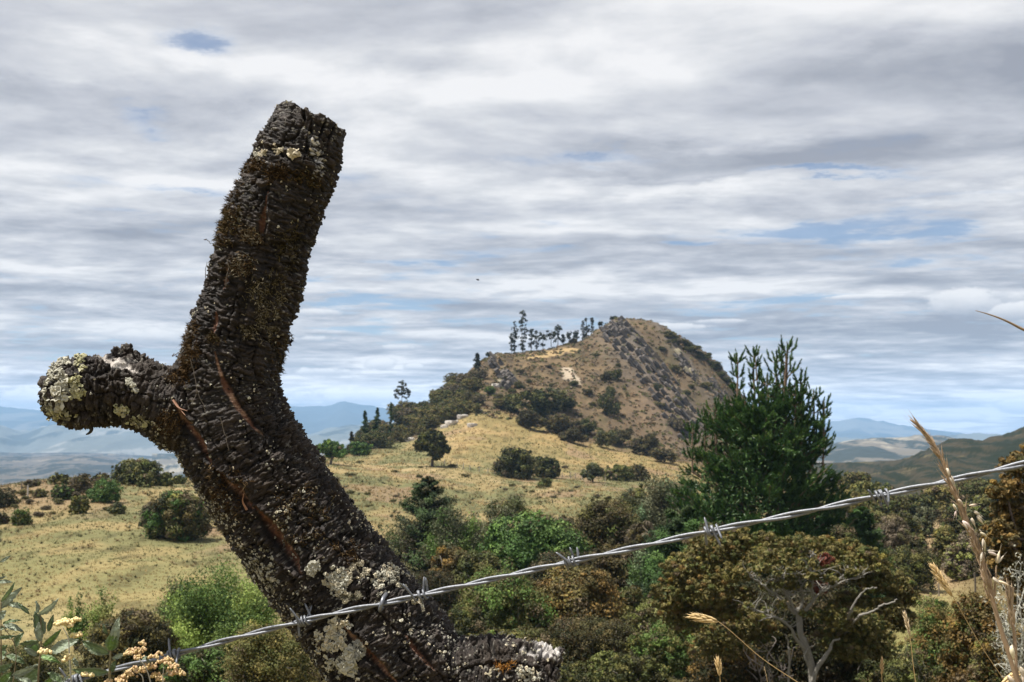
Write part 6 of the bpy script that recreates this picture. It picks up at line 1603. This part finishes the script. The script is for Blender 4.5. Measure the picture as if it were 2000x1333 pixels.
    b2 = np.array([G[0][0], G[0][1], verge_z(Yb)]); wv = np.concatenate([np.linspace(.6, 5.2, 40), [5]]) * kb
    V, Q, T = tube(C - b2, wv, 6); V = V.copy(); g.add(V, Q, T, cq=(.24, .17, .10), ct=(.24, .17, .10))
    o = g.build('dry_grass', M_STRAW, None, True); o.location = b2; tag(o, 'curved dry grass blade entering at the right edge against the sky', 'grass')
tall_grass()

# ================================================================== FLOWERING PLANTS, LOWER LEFT
def z5(X_, Y_): return X_ / 5., 1080 + Y_ / 5.
M_BROAD = None
def broad_leaf_material():
    m, nt, b = newmat('felted_leaf'); a = attr(nt, 'tint'); oc = objco(nt); nz = noise(nt, oc, 420., 4., .6); v = nt.nodes.new('ShaderNodeTexVoronoi'); v.feature = 'DISTANCE_TO_EDGE'; L(nt, oc, v.inputs['Vector']); v.inputs['Scale'].default_value = 330.
    f = nz * .5 + .75
    L(nt, mixc(nt, 1., a.outputs['Color'], vec(nt, f, f, f), 'MULTIPLY'), b.inputs['Base Color']); sets(b, .5, .4)
    bump(nt, b, X(nt, v.outputs['Distance']) + nz * .3, .5, .0015)
    t = nt.nodes.new('ShaderNodeBsdfTranslucent'); L(nt, a.outputs['Color'], t.inputs['Color']); mx = nt.nodes.new('ShaderNodeMixShader'); mx.inputs[0].default_value = .18
    nt.links.new(b.outputs[0], mx.inputs[1]); nt.links.new(t.outputs[0], mx.inputs[2]); nt.links.new(mx.outputs[0], nt.nodes['Material Output'].inputs['Surface']); return m
M_BROAD = broad_leaf_material()
def broad_leaf(parent, base, b5, t5, w5, Y, col, r, curl=.15, tilt=None, dy=0.):
    k = Y / F; A = at(*z5(*b5), Y); T_ = at(*z5(*t5), Y + dy); ax = T_ - A; ln = np.linalg.norm(ax); ax /= ln
    view = norm(-A); side = norm(np.cross(ax, view)); nrm = np.cross(side, ax)
    tl = r.uniform(-.7, .7) if tilt is None else tilt
    side, nrm = side * math.cos(tl) + nrm * math.sin(tl), nrm * math.cos(tl) - side * math.sin(tl)
    w = w5 / 5. * k / 2 / max(math.cos(tl), .5); n, m_ = 15, 7
    t = np.linspace(0, 1, n); s = np.linspace(-1, 1, m_)
    prof = np.sin(np.clip(t, 0, 1) ** .85 * np.pi) ** .75 * (1 - .15 * t); prof[0] = .08; prof[-1] = .02
    saw = 1 + .05 * np.where(np.arange(n) % 2, 1, -1)
    bow = np.sin(t * np.pi * .9) * curl * ln - .0
    V = A + ax * (t * ln)[:, None, None] + side * (w * (prof * saw)[:, None] * s[None])[..., None] + nrm * (bow[:, None] + (np.abs(s)[None] ** 1.5 * .32 * w * prof[:, None]) + .0006 * r.normal(size=(n, m_)))[..., None]
    V = V.reshape(-1, 3) - base; i, j = np.meshgrid(np.arange(n - 1), np.arange(m_ - 1), indexing='ij'); Q = np.stack([i * m_ + j, i * m_ + j + 1, (i + 1) * m_ + j + 1, (i + 1) * m_ + j], -1).reshape(-1, 4)
    cc = np.repeat((np.array(col) * r.uniform(.8, 1.2))[None], len(Q), 0); mid = (np.abs((j.ravel() + .5) - (m_ - 1) / 2) < .6); cc[mid] *= 1.45
    edge = (j.ravel() == 0) | (j.ravel() == m_ - 2); cc[edge] = cc[edge] * .7 + np.array([.13, .14, .11]) * .5
    g = Geo(); g.add(V, Q, cq=cc); g.build('leaf', M_BROAD, parent, True)
def stem5(parent, base, pts, r0, r1, Y, col, name='stem', ground=False):
    k = Y / F; P = [at(*z5(*p), Y) for p in pts]
    P = spline(np.array(P), 40) - base; V, Q, T = tube(P, np.linspace(r0, r1, 40) / 5. * k * .6, 7); g = Geo()
    if ground:
        V2, Q2, T2 = tube(np.linspace(np.array([P[0][0] + .02, 0, -.02]), P[0], 8), np.full(8, r0 / 5. * k * .6), 7); g.add(V2, Q2, T2, cq=col, ct=col); g.add(V, Q, T, cq=col, ct=col); return g.build(name, M_STRAW, parent, True)
def flower_head(parent, base, c5, w5, h5, Y, n, col, r, bs=9.):
    k = Y / F; g = Geo(); C = at(*z5(*c5), Y - .004) - base
    for i in range(n):
        a = r.uniform(0, 6.28); q = math.sqrt(r.random()); s = bs / 5. * k * r.uniform(.75, 1.2)
        p = C + np.array([math.cos(a) * q * w5 / 5. * k, math.sin(a) * q * w5 / 5. * k * .6, (1 - q * q) * h5 / 5. * k * r.uniform(.3, 1.) - .2 * h5 / 5. * k])
        nu, nv = 8, 5; th = np.arange(nu) * 2 * np.pi / nu; ph = np.linspace(.25, np.pi - .25, nv)
        V = np.stack([np.outer(np.sin(ph), np.cos(th)), np.outer(np.sin(ph), np.sin(th)), np.outer(np.cos(ph), np.ones(nu)) * 1.15], -1).reshape(-1, 3)
        V = V * s * (1 + .16 * np.where(np.arange(len(V)) % 2, 1, -1)[:, None]) + p
        ii, jj = np.meshgrid(np.arange(nv - 1), np.arange(nu), indexing='ij'); j2 = (jj + 1) % nu; Q = np.stack([ii * nu + jj, (ii + 1) * nu + jj, (ii + 1) * nu + j2, ii * nu + j2], -1).reshape(-1, 4)
        V = np.concatenate([V, [p + np.array([0, 0, s * 1.0])]]); T = np.stack([np.arange(nu), (np.arange(nu) + 1) % nu, np.full(nu, len(V) - 1)], -1)
        cc = np.array(col) * r.uniform(.75, 1.15) * np.array([1, r.uniform(.92, 1.05), r.uniform(.85, 1.1)]); g.add(V, Q, T, cq=cc, ct=cc * .85)
    g.build('flower_cluster', M_STRAW, parent, True)
def flowers():
    r = np.random.default_rng(31)
    top = (.105, .150, .066); und = (.20, .235, .165); grn = (.095, .16, .040)
    Y = .98
    def rt(px, label, cat, nm, Y=Y):
        x = float(at(px, 1333, Y)[0]); b = np.array([x, Y + .05, verge_z(Y)]); return empty(nm, b, label, cat, 'leafy plants in the lower left corner'), b
    e, b = rt(60, 'leafy grey green plant with long pointed leaves in the lower left corner', 'plant', 'leafy_plant')
    for a_, t_, w, c in [((0, 95), (112, 26), 34, und), ((-10, 250), (55, 232), 28, und), ((-20, 285), (132, 292), 42, und), ((10, 480), (145, 283), 46, top), ((5, 545), (222, 333), 78, und), ((50, 490), (292, 560), 52, und), ((290, 600), (160, 478), 40, top), ((350, 605), (346, 468), 44, und), ((372, 605), (572, 440), 62, und), ((388, 835), (335, 578), 120, top), ((402, 865), (380, 675), 76, und), ((470, 770), (525, 598), 56, top), ((420, 915), (602, 738), 66, grn), ((30, 695), (232, 772), 66, und), ((25, 690), (212, 662), 34, top), ((-20, 650), (62, 565), 80, und), ((150, 925), (238, 775), 64, top), ((388, 860), (185, 890), 56, top), ((372, 965), (235, 868), 96, grn), ((490, 975), (775, 848), 112, und), ((-10, 1045), (65, 955), 100, top), ((60, 1000), (255, 1095), 66, top), ((362, 1005), (238, 925), 56, und), ((120, 1195), (372, 1088), 66, und), ((250, 1275), (392, 1125), 140, top), ((600, 1270), (465, 1175), 78, top), ((130, 1190), (225, 1245), 54, und), ((-20, 830), (172, 812), 44, top), ((385, 1010), (590, 1085), 60, grn), ((-20, 1150), (130, 1080), 80, top), ((0, 1270), (120, 1160), 90, grn), ((200, 1290), (90, 1200), 70, top), ((420, 1290), (520, 1180), 70, grn), ((-30, 930), (80, 900), 70, top), ((310, 1290), (180, 1230), 60, und), ((-30, 760), (70, 740), 46, top)]:
        broad_leaf(e, b, a_, t_, w, Y + r.uniform(-.02, .03), c, r, r.uniform(.03, .2))
    for pts, r0, r1, gr in [([(370, 1300), (380, 1120), (402, 900), (396, 590)], 17, 9, True), ([(20, 1300), (10, 900), (10, 480)], 14, 8, True), ([(230, 850), (300, 720), (290, 600)], 8, 6, False), ([(120, 1300), (140, 1180), (150, 920), (20, 700)], 10, 6, True), ([(40, 1265), (125, 1190)], 9, 7, False)]:
        stem5(e, b, pts, r0, r1, Y, (.17, .13, .075), ground=gr)
    e, b = rt(138, 'pale stalk with flat heads of small yellow flowers in the lower left', 'plant', 'flowering_plant')
    ps = (.33, .32, .26)
    stem5(e, b, [(700, 1300), (688, 1150), (678, 1000), (665, 830), (610, 725)], 15, 6, Y - .02, ps, ground=True)
    for pts in ([(660, 830), (655, 770), (650, 730)], [(665, 775), (720, 725), (740, 690)], [(680, 1000), (720, 960), (750, 860), (745, 830)], [(670, 1192), (560, 1100), (478, 1010)], [(690, 1140), (660, 1080), (650, 1045)], [(690, 1200), (640, 1230), (600, 1275)], [(700, 1180), (790, 1120), (792, 1240)]): stem5(e, b, pts, 8, 5, Y - .02, ps, 'side_stem')
    ye = (.72, .59, .30)
    for c, w, h, n in [((585, 690), 70, 34, 26), ((660, 668), 70, 36, 26), ((745, 655), 42, 26, 14), ((695, 712), 40, 26, 12), ((715, 815), 45, 28, 14), ((780, 803), 45, 26, 14), ((410, 965), 42, 30, 12), ((465, 975), 42, 38, 12), ((675, 1020), 42, 26, 12), ((640, 1050), 26, 20, 6), ((830, 1188), 36, 24, 10), ((885, 1195), 34, 32, 10)]: flower_head(e, b, c, w, h, Y - .025, n, ye, r, 13)
    broad_leaf(e, b, (770, 1110), (708, 1008), 46, Y - .02, und, r, .1); broad_leaf(e, b, (605, 1268), (684, 1200), 34, Y - .02, und, r, .1)
    e, b = rt(215, 'upright sprout with broad oval leaves between the two flowering plants', 'plant', 'leafy_plant')
    stem5(e, b, [(1068, 1300), (1072, 1150), (1080, 950)], 26, 14, Y, (.2, .17, .09), ground=True)
    for a_, t_, w, c, tl in [((1068, 985), (803, 858), 104, top, .3), ((1076, 960), (1118, 750), 132, grn, 0.), ((1122, 890), (1166, 626), 92, und, .3), ((1052, 800), (1008, 688), 36, top, .5), ((1058, 1165), (705, 1138), 92, top, .3), ((1100, 1040), (1245, 988), 46, und, .4), ((1092, 1165), (1132, 1048), 60, top, .3)]: broad_leaf(e, b, a_, t_, w, Y, c, r, .12, tl)
    e, b = rt(285, 'flowering plant with tan yellow flower heads under the wire', 'plant', 'flowering_plant')
    for pts, gr in ([(1480, 1310), (1450, 1190), (1410, 1100), (1360, 1040)], True), ([(1400, 1310), (1390, 1210), (1330, 1160)], True), ([(1460, 1200), (1520, 1130), (1525, 1040)], False), ([(1600, 1320), (1590, 1230), (1600, 1120)], True), ([(1640, 1265), (1690, 1230), (1700, 1190)], False), ([(1480, 1200), (1560, 1230), (1620, 1260)], False), ([(1350, 1070), (1320, 1020)], False), ([(1390, 1060), (1395, 950)], False), ([(1280, 1235), (1330, 1270), (1400, 1290)], False): stem5(e, b, pts, 12, 7, Y - .01, (.34, .32, .26), ground=gr)
    ta = (.58, .42, .22)
    for c, w, h, n in [((1390, 890), 42, 40, 18), ((1290, 970), 70, 50, 30), ((1345, 960), 60, 50, 26), ((1390, 945), 40, 30, 12), ((1360, 1020), 60, 44, 24), ((1250, 990), 40, 30, 12), ((1500, 1020), 50, 34, 18), ((1555, 995), 40, 34, 14), ((1460, 1110), 70, 44, 26), ((1590, 1070), 70, 60, 34), ((1650, 1060), 50, 60, 24), ((1700, 1110), 60, 60, 26), ((1650, 1180), 60, 60, 28), ((1740, 1180), 70, 60, 34), ((1330, 1150), 100, 50, 40), ((1400, 1130), 60, 40, 22), ((1250, 1200), 90, 50, 34), ((1180, 1235), 60, 40, 22), ((1520, 1200), 50, 60, 24), ((1560, 1240), 50, 40, 18), ((1060, 1256), 50, 26, 16), ((1190, 1262), 50, 24, 14)]: flower_head(e, b, c, w, h, Y - .008 + r.uniform(0, .012), n, ta, r, 11)
    for a_, t_, w in [((1390, 1050), (1440, 1010), 30), ((1430, 1040), (1470, 1060), 24), ((1600, 1200), (1640, 1170), 26)]: broad_leaf(e, b, a_, t_, w, Y - .01, und, r, .1)
flowers()

# a fly crossing the sky
def fly():
    Y = 3.2; c = at(933, 547, Y); k = Y / F; g = Geo(); r = np.random.default_rng(2)
    root = empty('fly', c, 'tiny dark flying insect in the sky right of the post', 'insect')
    V, Q, T = tube(np.array([(-4, 0, 1.6), (-2.4, 0, 1.1), (0, 0, 0), (2, 0, -.8), (3.4, 0, -1.3)]) * k * .8, np.array([.2, 1.4, 1.6, 1.2, .3]) * k * .8, 8); g.add(V, Q, T, cq=(.015, .015, .015), ct=(.015, .015, .015)); g.build('body', M_ROCK, root)
    for s in (-1, 1):
        g = Geo(); g.add(np.array([(0, 0, .8), (1.2, s * 1.8, 2.4), (3.4, s * 2.4, 1.6), (2, s * .8, .4)]) * k * .8, [[0, 1, 2, 3]], cq=(.09, .09, .09)); g.build('wing', M_ROCK, root)
fly()
print('foreground', time.time() - T0)

# ================================================================== CAMERA AND RENDER
cam = bpy.data.cameras.new('camera'); co = bpy.data.objects.new('camera', cam); COL.objects.link(co)
cam.sensor_width = 36; cam.lens = 36 * F / 2000; cam.clip_start = .05; cam.clip_end = 80000
co.location = (0, 0, 0); co.rotation_euler = (math.pi / 2 + PITCH, 0, 0)
cam.dof.use_dof = True; cam.dof.focus_distance = 1.09; cam.dof.aperture_fstop = 32
SC.camera = co
SC.render.engine = 'CYCLES'
SC.cycles.use_denoising = True
SC.cycles.max_bounces = 6; SC.cycles.diffuse_bounces = 3; SC.cycles.glossy_bounces = 2; SC.cycles.transmission_bounces = 3; SC.cycles.volume_bounces = 1; SC.cycles.transparent_max_bounces = 6
SC.cycles.caustics_reflective = False; SC.cycles.caustics_refractive = False
SC.view_settings.view_transform = 'Standard'; SC.view_settings.look = 'None'; SC.view_settings.exposure = .75; SC.view_settings.gamma = 1.; SC.view_settings.use_curve_mapping = False
